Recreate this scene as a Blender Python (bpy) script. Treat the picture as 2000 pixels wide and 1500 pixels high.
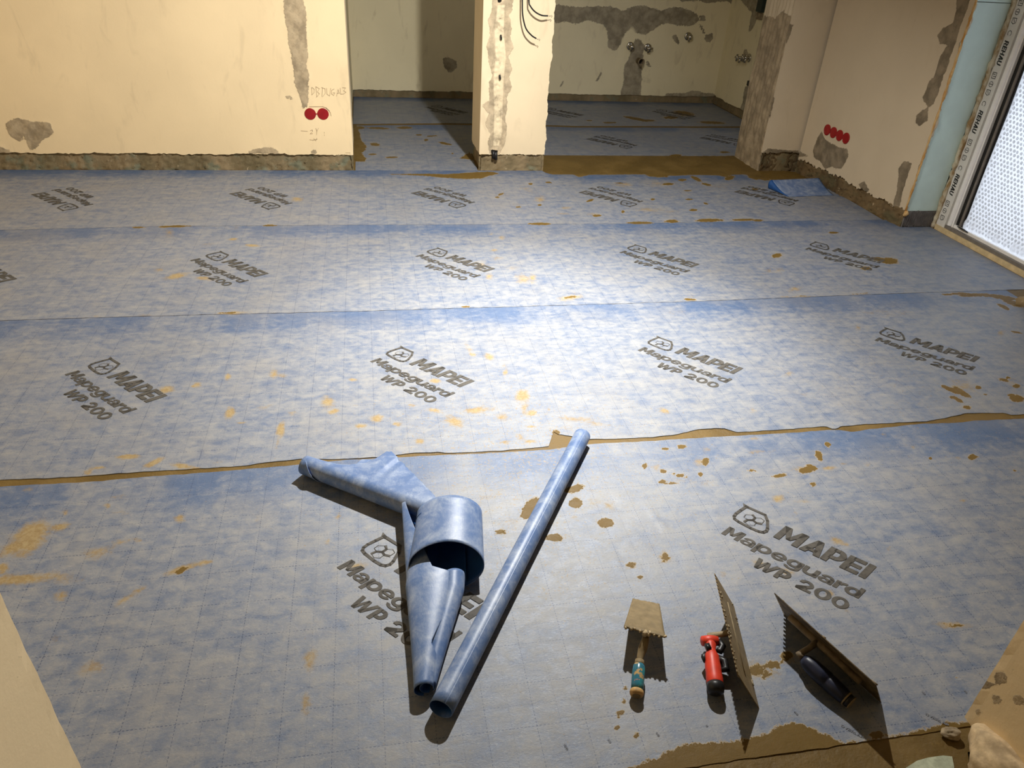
import bpy, bmesh, math, random
import numpy as np
from mathutils import Vector, Matrix
random.seed(7); rng = np.random.RandomState(5)
S = bpy.context.scene
for o in list(bpy.data.objects): bpy.data.objects.remove(o)

# ------------------------------------------------------------------ camera, world, light
HC = 1.3635; FP = 1456.7
M = np.array([[0.9836995749820953, -0.17237990904619047, 0.05118899429830789],
              [0.047901054694223365, 0.5255822277265687, 0.8493931582463103],
              [0.17332234460457233, 0.8330956819439694, -0.5252722623431455]])
cam = bpy.data.cameras.new('camera'); co = bpy.data.objects.new('camera', cam)
S.collection.objects.link(co); S.camera = co
cam.sensor_width = 36; cam.lens = FP / 2000 * 36; cam.clip_start = .02
m4 = Matrix(((M[0][0], M[1][0], -M[2][0], 0), (M[0][1], M[1][1], -M[2][1], 0), (M[0][2], M[1][2], -M[2][2], HC), (0, 0, 0, 1)))
co.matrix_world = m4
S.view_settings.view_transform = 'Standard'; S.view_settings.look = 'None'
S.view_settings.gamma = 1; S.view_settings.use_curve_mapping = False
S.view_settings.exposure = 0.12
w = bpy.data.worlds.new('sky'); S.world = w; w.use_nodes = True
bg = w.node_tree.nodes['Background']; bg.inputs[0].default_value = (.80, .88, 1, 1); bg.inputs[1].default_value = 2.5

def lamp(name, kind, loc, energy, color, size=.08, aim=None):
    l = bpy.data.lights.new(name, kind); l.energy = energy; l.color = color
    if kind == 'AREA': l.shape = 'DISK'; l.size = size
    else: l.shadow_soft_size = size
    o = bpy.data.objects.new(name, l); S.collection.objects.link(o); o.location = loc
    if aim is not None: o.rotation_euler = Vector(aim).to_track_quat('-Z', 'Y').to_euler()
    return o
# the site floodlight on its stand above the middle of the room, turned to the left wall and the floor
lamp('floodlight', 'AREA', (.867, 2.955, 2.15), 108, (1, .975, .92), .07, (-.46, .06, -.88))
pool_spot = lamp('added_pool_spot', 'SPOT', (.867, 2.955, 2.15), 330, (1, .985, .94), .03, (-.22, -.60, -2.15))  # second spot added at the floodlight to brighten the pool on the floor
pool_spot.data.spot_size = math.radians(66); pool_spot.data.spot_blend = 1.0

# ------------------------------------------------------------------ geometry from measurements
def ray(u, v):
    return M.T @ np.array([(u - 1000) / FP, -(v - 750) / FP, 1.])
CO = np.array([0, 0, HC])
def P(u, v, z=0.):
    d = ray(u, v); t = (HC - z) / -d[2]; return CO + d * t
def onplane(u, v, A, B):
    A = np.array(A, float); B = np.array(B, float); d2 = (B - A); L = np.hypot(*d2); e = d2 / L
    n = np.array([e[1], -e[0]]); d = ray(u, v); t = (n @ A) / (n @ d[:2])
    p = CO + d * t
    return np.array([(p[:2] - A) @ e, p[2]])

def link(o, parent=None):
    S.collection.objects.link(o)
    if parent is not None: o.parent = parent
    return o
def tag(o, label=None, cat=None, group=None, kind=None):
    if label: o['label'] = label
    if cat: o['category'] = cat
    if group: o['group'] = group
    if kind: o['kind'] = kind
    return o
def empty(name, loc, label, cat, group=None):
    o = bpy.data.objects.new(name, None); o.empty_display_size = .05; link(o); o.location = loc
    return tag(o, label, cat, group)
def pydata(name, v, f, mats, parent=None, smooth=False, mi=None):
    me = bpy.data.meshes.new(name)
    me.from_pydata([tuple(map(float, x)) for x in v], [], [tuple(map(int, x)) for x in f])
    for m in (mats if isinstance(mats, (list, tuple)) else [mats]): me.materials.append(m)
    if mi is not None: me.polygons.foreach_set('material_index', mi)
    if smooth: me.polygons.foreach_set('use_smooth', [True] * len(me.polygons))
    me.validate(); me.update()
    o = bpy.data.objects.new(name, me); link(o, parent)
    if parent is not None: o.matrix_parent_inverse = Matrix.Translation(-Vector(parent.location)) if parent.parent is None else parent.matrix_parent_inverse.copy() @ Matrix()
    return o
class MB:
    def __init__(s): s.v = []; s.f = []; s.mi = []
    def add(s, v, f, mi=0):
        b = len(s.v); s.v += [tuple(map(float, x)) for x in v]; s.f += [tuple(int(i) + b for i in q) for q in f]; s.mi += [mi] * len(f); return s
    def box(s, c, size, rot=None, mi=0):
        c = np.array(c, float); h = np.array(size, float) / 2
        R = np.eye(3) if rot is None else np.array(rot, float)
        vs = [c + R @ (h * np.array(k)) for k in [(-1,-1,-1),(1,-1,-1),(1,1,-1),(-1,1,-1),(-1,-1,1),(1,-1,1),(1,1,1),(-1,1,1)]]
        return s.add(vs, [(0,3,2,1),(4,5,6,7),(0,1,5,4),(1,2,6,5),(2,3,7,6),(3,0,4,7)], mi)
    def slab(s, x0, x1, y0, y1, z0, z1, mi=0):
        return s.box(((x0+x1)/2, (y0+y1)/2, (z0+z1)/2), (x1-x0, y1-y0, z1-z0), None, mi)
    def tube(s, pts, rad, n=14, caps=True, mi=0, flat=1.):
        pts = [np.array(p, float) for p in pts]; K = len(pts)
        rad = [rad] * K if np.isscalar(rad) else rad
        vs = []; up = None
        for i in range(K):
            t = pts[min(i+1, K-1)] - pts[max(i-1, 0)]; t /= np.linalg.norm(t)
            if up is None:
                up = np.array([0, 0, 1.]) if abs(t[2]) < .9 else np.array([1., 0, 0])
            a = np.cross(t, up); a /= np.linalg.norm(a); b = np.cross(a, t); up = b
            for j in range(n):
                q = 2 * math.pi * j / n
                vs.append(pts[i] + rad[i] * (a * math.cos(q) + b * math.sin(q) * flat))
        fs = [(i*n+j, i*n+(j+1) % n, (i+1)*n+(j+1) % n, (i+1)*n+j) for i in range(K-1) for j in range(n)]
        if caps: fs += [tuple(range(n))[::-1], tuple((K-1)*n + j for j in range(n))]
        return s.add(vs, fs, mi)
    def prism(s, poly, A, e, nrm, depth, mi=0):
        """polygon (u,z) on a vertical plane at A with direction e, extruded along nrm"""
        A = np.array(A, float); e = np.array(e, float); nrm = np.array(nrm, float); k = len(poly)
        fr = [A + e * u + np.array([0, 0, z]) + nrm * depth for u, z in poly]; bk = [A + e * u + np.array([0, 0, z]) for u, z in poly]
        return s.add(fr + bk, [tuple(range(k)), tuple(range(2*k-1, k-1, -1))] + [(i, k+i, k+(i+1) % k, (i+1) % k) for i in range(k)], mi)
    def build(s, name, mats, parent=None, smooth=False):
        return pydata(name, s.v, s.f, mats, parent, smooth, s.mi)
def bevel(o, wdt=.002, seg=2):
    b = o.modifiers.new('bevel', 'BEVEL'); b.width = wdt; b.segments = seg; b.limit_method = 'ANGLE'; return o

# ------------------------------------------------------------------ materials
class NT:
    def __init__(s, name):
        s.m = bpy.data.materials.new(name); s.m.use_nodes = True; s.t = s.m.node_tree
        s.b = s.t.nodes['Principled BSDF']; s.out = s.t.nodes['Material Output']
        s.co = s.t.nodes.new('ShaderNodeTexCoord').outputs['Object']
        s.b.inputs['Specular IOR Level'].default_value = .3
    def n(s, k, **kw):
        x = s.t.nodes.new(k)
        for a, b in kw.items(): setattr(x, a, b)
        return x
    def put(s, sock, v):
        if isinstance(v, bpy.types.NodeSocket): s.t.links.new(v, sock)
        elif isinstance(v, (tuple, list)) and len(v) == 3 and sock.type == 'RGBA': sock.default_value = (*v, 1)
        else: sock.default_value = v
    def math(s, op, a, b=0., c=0., clamp=False):
        x = s.n('ShaderNodeMath', operation=op, use_clamp=clamp)
        s.put(x.inputs[0], a); s.put(x.inputs[1], b); s.put(x.inputs[2], c); return x.outputs[0]
    def noise(s, scale, detail=4, rough=.55, dist=0., vec=None, stretch=None):
        x = s.n('ShaderNodeTexNoise'); v = vec or s.co
        if stretch:
            mp = s.n('ShaderNodeMapping'); s.put(mp.inputs['Vector'], v)
            if len(stretch) > 3: mp.inputs['Rotation'].default_value = (0, 0, stretch[3])
            mp.inputs['Scale'].default_value = stretch[:3]; v = mp.outputs[0]
        s.put(x.inputs['Vector'], v); x.inputs['Scale'].default_value = scale; x.inputs['Detail'].default_value = detail
        x.inputs['Roughness'].default_value = rough; x.inputs['Distortion'].default_value = dist
        return x.outputs[0]
    def attr(s, name):
        x = s.n('ShaderNodeAttribute'); x.attribute_name = name; return x.outputs['Fac']
    def step(s, v, a, b, lo=0., hi=1.):
        x = s.n('ShaderNodeMapRange', interpolation_type='SMOOTHSTEP')
        s.put(x.inputs[0], v); x.inputs[1].default_value = a; x.inputs[2].default_value = b
        x.inputs[3].default_value = lo; x.inputs[4].default_value = hi; return x.outputs[0]
    def mix(s, f, a, b):
        x = s.n('ShaderNodeMix', data_type='RGBA'); s.put(x.inputs[0], f); s.put(x.inputs[6], a); s.put(x.inputs[7], b); return x.outputs[2]
    def bump(s, h, strength=.3, dist=.005):
        x = s.n('ShaderNodeBump'); x.inputs['Strength'].default_value = strength; x.inputs['Distance'].default_value = dist
        s.put(x.inputs['Height'], h); s.t.links.new(x.outputs[0], s.b.inputs['Normal']); return x
    def fin(s, col, rough=.7, spec=None):
        s.put(s.b.inputs['Base Color'], col); s.put(s.b.inputs['Roughness'], rough)
        if spec is not None: s.b.inputs['Specular IOR Level'].default_value = spec
        return s.m

MUD_A = (.115, .070, .016); MUD_B = (.165, .103, .028); DRY = (.38, .275, .11)
def mat_mud(name='wet_tile_adhesive', k=1.):
    t = NT(name); n1 = t.noise(6, 5); n2 = t.noise(45, 6, .6)
    c = t.mix(t.step(n1, .35, .7), tuple(x*k for x in MUD_A), tuple(x*k for x in MUD_B))
    c = t.mix(t.step(n2, .6, .75), c, tuple(x*k*1.25 for x in MUD_B))
    t.bump(t.math('ADD', n2, t.math('MULTIPLY', n1, 2.)), .5, .006)
    return t.fin(c, t.step(n1, .3, .7, .5, .7), .3)
def mat_membrane(name='fleece_membrane', grid=True, bluek=.0, mud=True, off=(0., 0.)):
    t = NT(name)
    sep = t.n('ShaderNodeSeparateXYZ'); t.t.links.new(t.co, sep.inputs[0]); X, Y = sep.outputs[0], sep.outputs[1]
    big = t.noise(10, 4, .6, .6, stretch=(1, 1.8, 1)); mid = t.noise(28, 6, .62, .4, stretch=(1, 1.35, 1)); fib = t.noise(130, 5, .7, 1.2, stretch=(1, 2.2, 1, .5)); fine = t.noise(420, 3, .7)
    v = t.math('ADD', t.math('MULTIPLY', big, .62), t.math('MULTIPLY', mid, .85))
    v = t.math('ADD', v, t.math('MULTIPLY', fib, .48)); v = t.math('ADD', v, t.math('MULTIPLY', fine, .18))
    v = t.math('SUBTRACT', v, t.math('MULTIPLY', t.attr('blue'), .34)); v = t.math('SUBTRACT', v, bluek)
    f = t.step(v, .62, 1.42)
    c = t.mix(f, (.062, .105, .20), (.262, .262, .262))
    c = t.mix(t.math('MULTIPLY', t.step(t.noise(3.5, 3), .45, .7), .4), c, t.mix(.5, c, (.27, .24, .19)))
    c = t.mix(t.step(fib, .58, .72, 0, .5), c, (.37, .37, .365))
    if grid:
        for a, b, o in ((X, Y, off[0]), (Y, X, off[1])):
            fr = t.math('FRACT', t.math('ADD', t.math('DIVIDE', a, .05), o + 100.))
            ds = t.math('ABSOLUTE', t.math('SUBTRACT', fr, .5))
            ln = t.math('LESS_THAN', ds, .014)
            alt = t.math('FRACT', t.math('ADD', t.math('DIVIDE', a, .10), o / 2 + 50.))
            k = t.math('ADD', t.math('MULTIPLY', t.math('GREATER_THAN', alt, .5), .50), .50)
            dsh = t.math('LESS_THAN', t.math('FRACT', t.math('DIVIDE', b, .0078)), .58)
            lk = t.math('MULTIPLY', t.math('MULTIPLY', ln, dsh), t.math('MULTIPLY', k, t.step(mid, .35, .6, 1.2, .5)), clamp=True)
            c = t.mix(lk, c, (.02, .04, .10))
    h = t.math('ADD', t.math('MULTIPLY', fib, .5), t.math('MULTIPLY', mid, 1.0)); rough = t.step(mid, .3, .7, .50, .62)
    if mud:
        rag = t.noise(95, 6, .72, .3); rag2 = t.noise(26, 5, .65)
        sm = t.math('ADD', t.attr('smear'), t.math('MULTIPLY', t.math('SUBTRACT', rag, .5), .9))
        sm = t.math('ADD', sm, t.math('MULTIPLY', t.math('SUBTRACT', rag2, .5), .9))
        smf = t.math('MULTIPLY', t.step(sm, .28, .9), .80)
        c = t.mix(smf, c, t.mix(t.step(rag, .4, .6), DRY, (.30, .195, .06)))
        spk = t.math('ADD', t.noise(150, 2, .5), t.math('MULTIPLY', t.attr('speck'), .16))
        c = t.mix(t.math('MULTIPLY', t.step(spk, .755, .79), .6), c, (.24, .16, .06))
        mm = t.math('ADD', t.attr('mud'), t.math('MULTIPLY', t.math('SUBTRACT', rag, .5), 1.0))
        mm = t.math('ADD', mm, t.math('MULTIPLY', t.math('SUBTRACT', rag2, .5), 1.1))
        mf = t.step(mm, .47, .53)
        halo = t.math('MULTIPLY', t.step(mm, .36, .47), .7)
        c = t.mix(halo, c, (.38, .28, .14))
        c = t.mix(mf, c, t.mix(t.noise(14, 4), MUD_A, MUD_B))
        rough = t.math('SUBTRACT', rough, t.math('MULTIPLY', mf, .05))
        h = t.math('ADD', h, t.math('MULTIPLY', t.step(mm, .40, .60), 1.6))
    t.bump(h, .32, .0035)
    if mud: t.put(t.b.inputs['Specular IOR Level'], t.math('SUBTRACT', .7, t.math('MULTIPLY', t.math('MAXIMUM', mf, smf), .55)))
    return t.fin(c, rough)
def mat_roll(name):
    t = NT(name)
    mid = t.noise(24, 6, .62, .5); fib = t.noise(110, 5, .7, 1.2, stretch=(3, 1, 1)); 
    v = t.math('ADD', t.math('MULTIPLY', mid, 1.), t.math('MULTIPLY', fib, .4))
    c = t.mix(t.step(v, .55, 1.0), (.085, .15, .31), (.29, .345, .45))
    t.bump(fib, .12, .002)
    return t.fin(c, .42, .45)
def mat_plain(name, col, rough=.6, spec=.3, metal=0., var=.12, scale=30, bump=.0):
    t = NT(name); n = t.noise(scale, 5)
    c = t.mix(t.step(n, .3, .75), tuple(max(0, x*(1-var)) for x in col), tuple(min(1, x*(1+var)) for x in col))
    if bump: t.bump(n, bump, .004)
    t.b.inputs['Metallic'].default_value = metal
    return t.fin(c, rough, spec)
def mat_plaster(name, base, cem=(.36, .285, .19), dirt=.12):
    t = NT(name); n1 = t.noise(2.2, 4); n2 = t.noise(14, 6, .65); n3 = t.noise(70, 6, .65); n4 = t.noise(5, 5, .6, .6, stretch=(2.5, 2.5, .8))
    c = t.mix(t.step(n1, .35, .7), tuple(x*.93 for x in base), base)
    c = t.mix(t.math('MULTIPLY', t.step(n4, .56, .74), dirt*1.6), c, (.42, .33, .20))
    c = t.mix(t.math('MULTIPLY', t.step(n3, .70, .76), .55), c, (.30, .22, .12))
    e = t.math('ADD', t.attr('cem'), t.math('MULTIPLY', t.math('SUBTRACT', n2, .5), 1.15))
    e = t.math('ADD', e, t.math('MULTIPLY', t.math('SUBTRACT', n3, .5), .85))
    f = t.step(e, .47, .54)
    cc = t.mix(t.step(n2, .35, .65), tuple(x*.74 for x in cem), tuple(x*1.2 for x in cem))
    cc = t.mix(t.step(n3, .60, .75), cc, tuple(x*.6 for x in cem))
    c = t.mix(t.math('MULTIPLY', t.step(e, .38, .47), .30), c, cem)
    c = t.mix(f, c, cc)
    pk = t.step(t.math('ADD', t.attr('hole'), t.math('MULTIPLY', t.math('SUBTRACT', n3, .5), .5)), .48, .55)
    c = t.mix(pk, c, (.012, .010, .008))
    pc = t.math('MULTIPLY', t.step(t.attr('light'), .35, .65), .85)
    c = t.mix(t.math('MULTIPLY', pc, t.step(n2, .3, .5)), c, tuple(min(.9, x*1.02) for x in base))
    h = t.math('ADD', t.math('MULTIPLY', f, 1.2), t.math('MULTIPLY', n2, t.math('ADD', .25, t.math('MULTIPLY', f, 1.4))))
    h = t.math('ADD', h, t.math('MULTIPLY', n3, t.math('ADD', .12, t.math('MULTIPLY', f, .5))))
    t.bump(h, .5, .006)
    return t.fin(c, .85, .2)
def mat_base(name, a=(.27, .20, .11), b=(.16, .125, .065), g=(.17, .17, .11)):
    t = NT(name); n1 = t.noise(5, 5, .6, stretch=(1, 1, .4)); n2 = t.noise(28, 6, .65); n3 = t.noise(9, 4)
    c = t.mix(t.step(n1, .35, .65), b, a); c = t.mix(t.step(n3, .52, .68), c, g)
    c = t.mix(t.step(n2, .62, .74), c, (.46, .37, .24)); c = t.mix(t.step(n2, .36, .28), c, (.06, .045, .02))
    t.bump(t.math('ADD', n2, n1), .6, .008)
    return t.fin(c, .75, .3)

M_MUD = mat_mud(); M_MEM = mat_membrane(); M_ROLL = mat_roll('rolled_fleece'); M_BLUE = mat_plain('deep_blue_membrane_back', (.012, .07, .24), .45, .4)
M_INK = mat_plain('black_print_ink', (.085, .078, .068), .7, .2, var=.25, scale=60)
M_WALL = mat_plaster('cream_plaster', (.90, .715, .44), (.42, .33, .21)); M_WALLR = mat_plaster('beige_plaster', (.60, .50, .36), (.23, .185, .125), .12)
M_WALLB = mat_plaster('kitchen_plaster', (.86, .765, .52), (.36, .31, .22), .22)
M_COL = mat_plaster('pillar_plaster', (.90, .74, .50), (.56, .45, .30))
M_ROUGH = mat_plaster('rough_render', (.60, .50, .36), (.33, .26, .17))
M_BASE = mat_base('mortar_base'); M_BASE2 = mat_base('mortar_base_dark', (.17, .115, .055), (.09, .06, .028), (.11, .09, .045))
M_RED = mat_plain('red_plastic', (.30, .006, .008), .35, .5); M_REDH = mat_plain('red_rubber', (.62, .045, .02), .45, .4, var=.15)
M_BLACK = mat_plain('black_plastic', (.012, .012, .013), .4, .4); M_CHROME = mat_plain('chrome', (.55, .52, .46), .22, .5, 1.)
M_STEELMUD = mat_plain('mortar_caked_steel', (.21, .155, .078), .6, .3, var=.16, scale=55, bump=.3)
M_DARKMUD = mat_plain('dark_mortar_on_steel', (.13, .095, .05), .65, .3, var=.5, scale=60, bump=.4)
M_WOOD = mat_plain('dusty_ochre_wood', (.50, .31, .12), .6, .3, var=.3, scale=90)
M_NAVY = mat_plain('shaded_navy_grip', (.010, .014, .035), .4, .4, var=.4, scale=40)  # shadow over the grip is put into this darker navy
def mat_paintedhandle():
    t = NT('worn_teal_paint'); n = t.noise(60, 5, .65); n2 = t.noise(130, 4, .6)
    c = t.mix(t.step(t.noise(35, 3), .45, .6), (.02, .14, .20), (.03, .24, .27))
    c = t.mix(t.step(n, .56, .62), c, (.45, .30, .12)); c = t.mix(t.step(n2, .66, .70), c, (.6, .18, .10))
    return t.fin(c, .25, .6)
M_TEALH = mat_paintedhandle()
M_TEAL = mat_plain('pale_teal_board', (.62, .76, .71), .75, .2, var=.05, scale=8)
def mat_foam():
    t = NT('pu_foam'); n = t.noise(30, 6, .65, stretch=(1, 1, .5)); c = t.mix(t.step(n, .35, .65), (.50, .24, .055), (.66, .46, .22)); t.bump(n, .8, .01); return t.fin(c, .8)
M_FOAM = mat_foam()
def mat_foam2():
    t = NT('pale_foam'); n = t.noise(22, 6, .65, stretch=(1, 1, .5)); c = t.mix(t.step(n, .35, .6), (.30, .19, .08), (.62, .56, .42)); t.bump(n, .8, .01); return t.fin(c, .8)
M_FOAM2 = mat_foam2()
M_TAPE = mat_plain('grey_white_tape', (.70, .68, .64), .6, .3, var=.04); M_PVC = mat_plain('white_pvc', (.90, .89, .88), .3, .5, var=.03)
M_GREY = mat_plain('grey_profile', (.19, .17, .15), .6, .3); M_CREAMWOOD = mat_plain('yellow_sill_foam', (.66, .52, .30), .7, .3, var=.15)
def mat_film():
    t = NT('bubble_wrap_film'); vo = t.n('ShaderNodeTexVoronoi'); vo.feature = 'F1'; vo.inputs['Scale'].default_value = 48; vo.inputs['Randomness'].default_value = .45
    t.t.links.new(t.co, vo.inputs['Vector'])
    h = t.step(vo.outputs['Distance'], .2, .55, 1, 0)
    bp = t.bump(t.math('ADD', h, t.math('MULTIPLY', t.noise(9, 4), 2.)), .25, .005)
    tr = t.n('ShaderNodeBsdfTranslucent'); tr.inputs[0].default_value = (.68, .69, .71, 1); t.t.links.new(bp.outputs[0], tr.inputs['Normal'])
    mx = t.n('ShaderNodeMixShader'); mx.inputs[0].default_value = .72
    t.fin((.88, .89, .92), .3, .5)
    t.t.links.new(t.b.outputs[0], mx.inputs[1]); t.t.links.new(tr.outputs[0], mx.inputs[2]); t.t.links.new(mx.outputs[0], t.out.inputs[0])
    return t.m
M_FILM = mat_film()
def mat_glass():
    t = NT('thin_window_glass'); tr = t.n('ShaderNodeBsdfTransparent'); gl = t.n('ShaderNodeBsdfGlossy'); gl.inputs['Roughness'].default_value = .02
    mx = t.n('ShaderNodeMixShader'); mx.inputs[0].default_value = .07
    t.t.links.new(tr.outputs[0], mx.inputs[1]); t.t.links.new(gl.outputs[0], mx.inputs[2]); t.t.links.new(mx.outputs[0], t.out.inputs[0]); return t.m
M_GLASS = mat_glass()
M_CEIL = mat_plain('ceiling_plaster', (.36, .34, .30), .9, .1, var=.05); M_PENCIL = mat_plain('pencil_line', (.45, .35, .22), .8, .1)
M_INSUL = mat_plain('comb_spread_adhesive', (.17, .155, .145), .6, .3, var=.2)

# ------------------------------------------------------------------ painting helpers (stains stored on the mesh they lie on)
def sdpoly(pts, poly):
    """signed distance, positive inside"""
    poly = np.array(poly, float); n = len(poly); d = np.full(len(pts), 1e9); ins = np.zeros(len(pts), bool)
    x, y = pts[:, 0], pts[:, 1]
    for i in range(n):
        a = poly[i]; b = poly[(i+1) % n]; e = b - a; w_ = pts - a
        t = np.clip((w_ @ e) / max(e @ e, 1e-12), 0, 1); q = w_ - t[:, None] * e
        d = np.minimum(d, np.hypot(q[:, 0], q[:, 1]))
        c = (a[1] > y) != (b[1] > y)
        with np.errstate(divide='ignore', invalid='ignore'):
            xi = (b[0]-a[0]) * (y-a[1]) / (b[1]-a[1]) + a[0]
        ins ^= c & (x < xi)
    return np.where(ins, d, -d)
def paint_poly(arr, pts, poly, soft, k=1.):
    poly = np.array(poly, float); lo = poly.min(0) - soft; hi = poly.max(0) + soft
    m = (pts[:, 0] > lo[0]) & (pts[:, 0] < hi[0]) & (pts[:, 1] > lo[1]) & (pts[:, 1] < hi[1])
    if m.any():
        v = np.clip(.5 + sdpoly(pts[m], poly) / soft, 0, 1.8) * k
        arr[m] = np.maximum(arr[m], v)
def paint_ell(arr, pts, c, a, b, k=1., edge=1.2):
    A = np.array([a, b]).T; Ai = np.linalg.inv(A); R = np.hypot(*a) + np.hypot(*b)
    m = (abs(pts[:, 0]-c[0]) < 1.6*R) & (abs(pts[:, 1]-c[1]) < 1.6*R)
    if m.any():
        q = (pts[m] - c) @ Ai.T; r = np.hypot(q[:, 0], q[:, 1])
        arr[m] = np.maximum(arr[m], k * np.clip(.5 + edge * (1 - r), 0, 1.3))
def px_ell(arr, pts, e):
    cx, cy, rx, ry = e[:4]; ang = math.radians(e[4]) if len(e) > 4 else 0; k = e[5] if len(e) > 5 else 1.
    c = P(cx, cy)[:2]; a = P(cx + rx*math.cos(ang), cy + rx*math.sin(ang))[:2] - c; b = P(cx - ry*math.sin(ang), cy + ry*math.cos(ang))[:2] - c
    paint_ell(arr, pts, c, a, b, k, .85)
def set_attr(me, name, vals):
    at = me.attributes.new(name, 'FLOAT', 'POINT'); at.data.foreach_set('value', np.asarray(vals, np.float32))
def fnoise(x, seed=0, octs=((1, 1), (2.3, .5), (5.1, .3), (11, .2), (23, .12))):
    r = np.random.RandomState(seed); v = 0
    for f, a in octs: v = v + a * np.sin(x * f * 6.283 + r.rand() * 9) * np.cos(x * f * 3.7 + r.rand() * 9)
    return v

# ------------------------------------------------------------------ FLOOR
MUDS = [  # (cx, cy, rx, ry, angle, k) in photograph pixels, fresh brown adhesive
 (355,1115,16,5,-28),(1122,955,19,7,-14),(1035,994,12,25,38),(1124,984,13,9),(1183,1022,16,9),(1081,1051,16,7,5),(978,1040,18,6,-5,.7),
 (1296,922,7,4,20),(1326,930,16,2.5,10),(1293,942,8,4,10),(1312,946,12,2,8,.8),(1378,903,6,8),(1368,928,5,5),(1259,911,5,5),(1300,878,8,3,0,.8),(1330,874,8,4),
 (1575,919,16,6,-10),(1585,914,12,5,20),(1523,930,15,3.5,-12),(1470,921,12,3,10,.7),(1598,889,7,7,45),(1598,889,10,4,55),(1588,947,8,3),(1616,870,7,4,15),
 (1899,894,9,5),(1602,895,4,6),(1816,895,4,3,-40),(1650,910,3,2),(1983,921,3,2),
 (1857,762,16,4,25),(1878,767,20,5,30),(1862,777,10,3,10),(1873,783,8,4,25),(1888,797,9,4,10),(1960,743,12,3,15),(1985,755,8,4),(1984,779,15,7,5),(1975,773,7,3),
 (1910,758,6,3),(1845,756,8,3,15),(1968,738,4,2,20),(1925,772,4,1.5),
 (1735,510,18,6,3),(1715,507,10,4),(1517,500,9,4,-10),(1628,455,10,2),(1690,525,12,4,0,.8),
 (1082,841,0.1,0.1),(1250,1130,7,4),(1300,1088,10,10,0,.75),(1232,1105,12,7,0,.7),(1210,1395,8,7,-60,.8),(1218,1370,8,8,0,.7),(1222,1344,8,8,0,.6),(1200,1422,12,4,10,.8),(1243,1437,6,5,0,.8),
 (1510,1300,20,8,10,.8),(1480,1310,22,12,10,.8),(1495,1322,14,8,-30,.8),(1535,1283,14,10,-20,.8),(1712,1436,22,4,5),
 (1865,1222,28,5,5,.65),(1868,1326,14,3,0,.55),(1310,945,20,3,5,.6),
 (340,443,30,2.0,-2,1),(270,445,20,1.5,0,.8),(528,441,14,1.6),(1055,438,22,2.4),(1250,436,26,2.2),(1312,433,14,3),(1385,431,26,3,-1),(1450,430,22,2,-1),(1480,431,12,2),
 (1165,422,10,2),(1153,392,8,2,-20),(1012,405,5,1.5),(978,380,6,2,-20),(972,386,5,1.5),(1054,401,4,2),(1217,414,3,3),(1354,411,8,2),(1378,398,5,1.6,15),(1346,390,8,1.3),
 (1305,360,12,2,-3),(1360,350,12,3,25),(1332,352,8,2),(1380,361,10,2,10),(1343,373,8,1.2),(1284,344,22,2.5,3),(1425,348,10,4,-15),(1475,370,6,2),(1470,345,12,5,20),(1275,390,4,2),
 (1036,360,4,2),(1071,357,7,1.5),(1210,358,14,1.2,0,.8),
 (1905,577,30,3,-2),(1960,582,26,4,8),(1978,593,18,5,20),(1935,578,14,3),(1960,600,14,3,25),(1875,574,20,2),(1850,576,12,1.5),(1985,650,10,2,10),
 (450,612,22,1.6,-1,.9),(1115,581,18,4,-5,.6),(910,600,10,1.5),(1348,586,14,2,3,.9),(1560,580,60,1.2,-2,.8),(1680,575,30,1.2,-3,.7),
 # kitchen floor
 (740,251,20,2,2),(790,250,14,2.5,0),(700,250,12,3),(733,283,9,3,8),(818,264,6,1.5),(845,266,12,1.2,-3),(832,274,4,2),(870,281,14,2,12),(728,302,8,1.5),(765,308,12,1.5,-2),(885,300,2,2),
 (1240,232,22,2.5,10),(1265,236,14,2),(1335,222,22,5,8,.8),(1310,230,16,3,0,.8),(1390,240,26,2.5,2,.9),(1190,240,14,1.5),(1150,236,6,1.2),(1320,304,12,2,-3),(1415,298,10,2),(1090,247,10,1.5),
]
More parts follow.
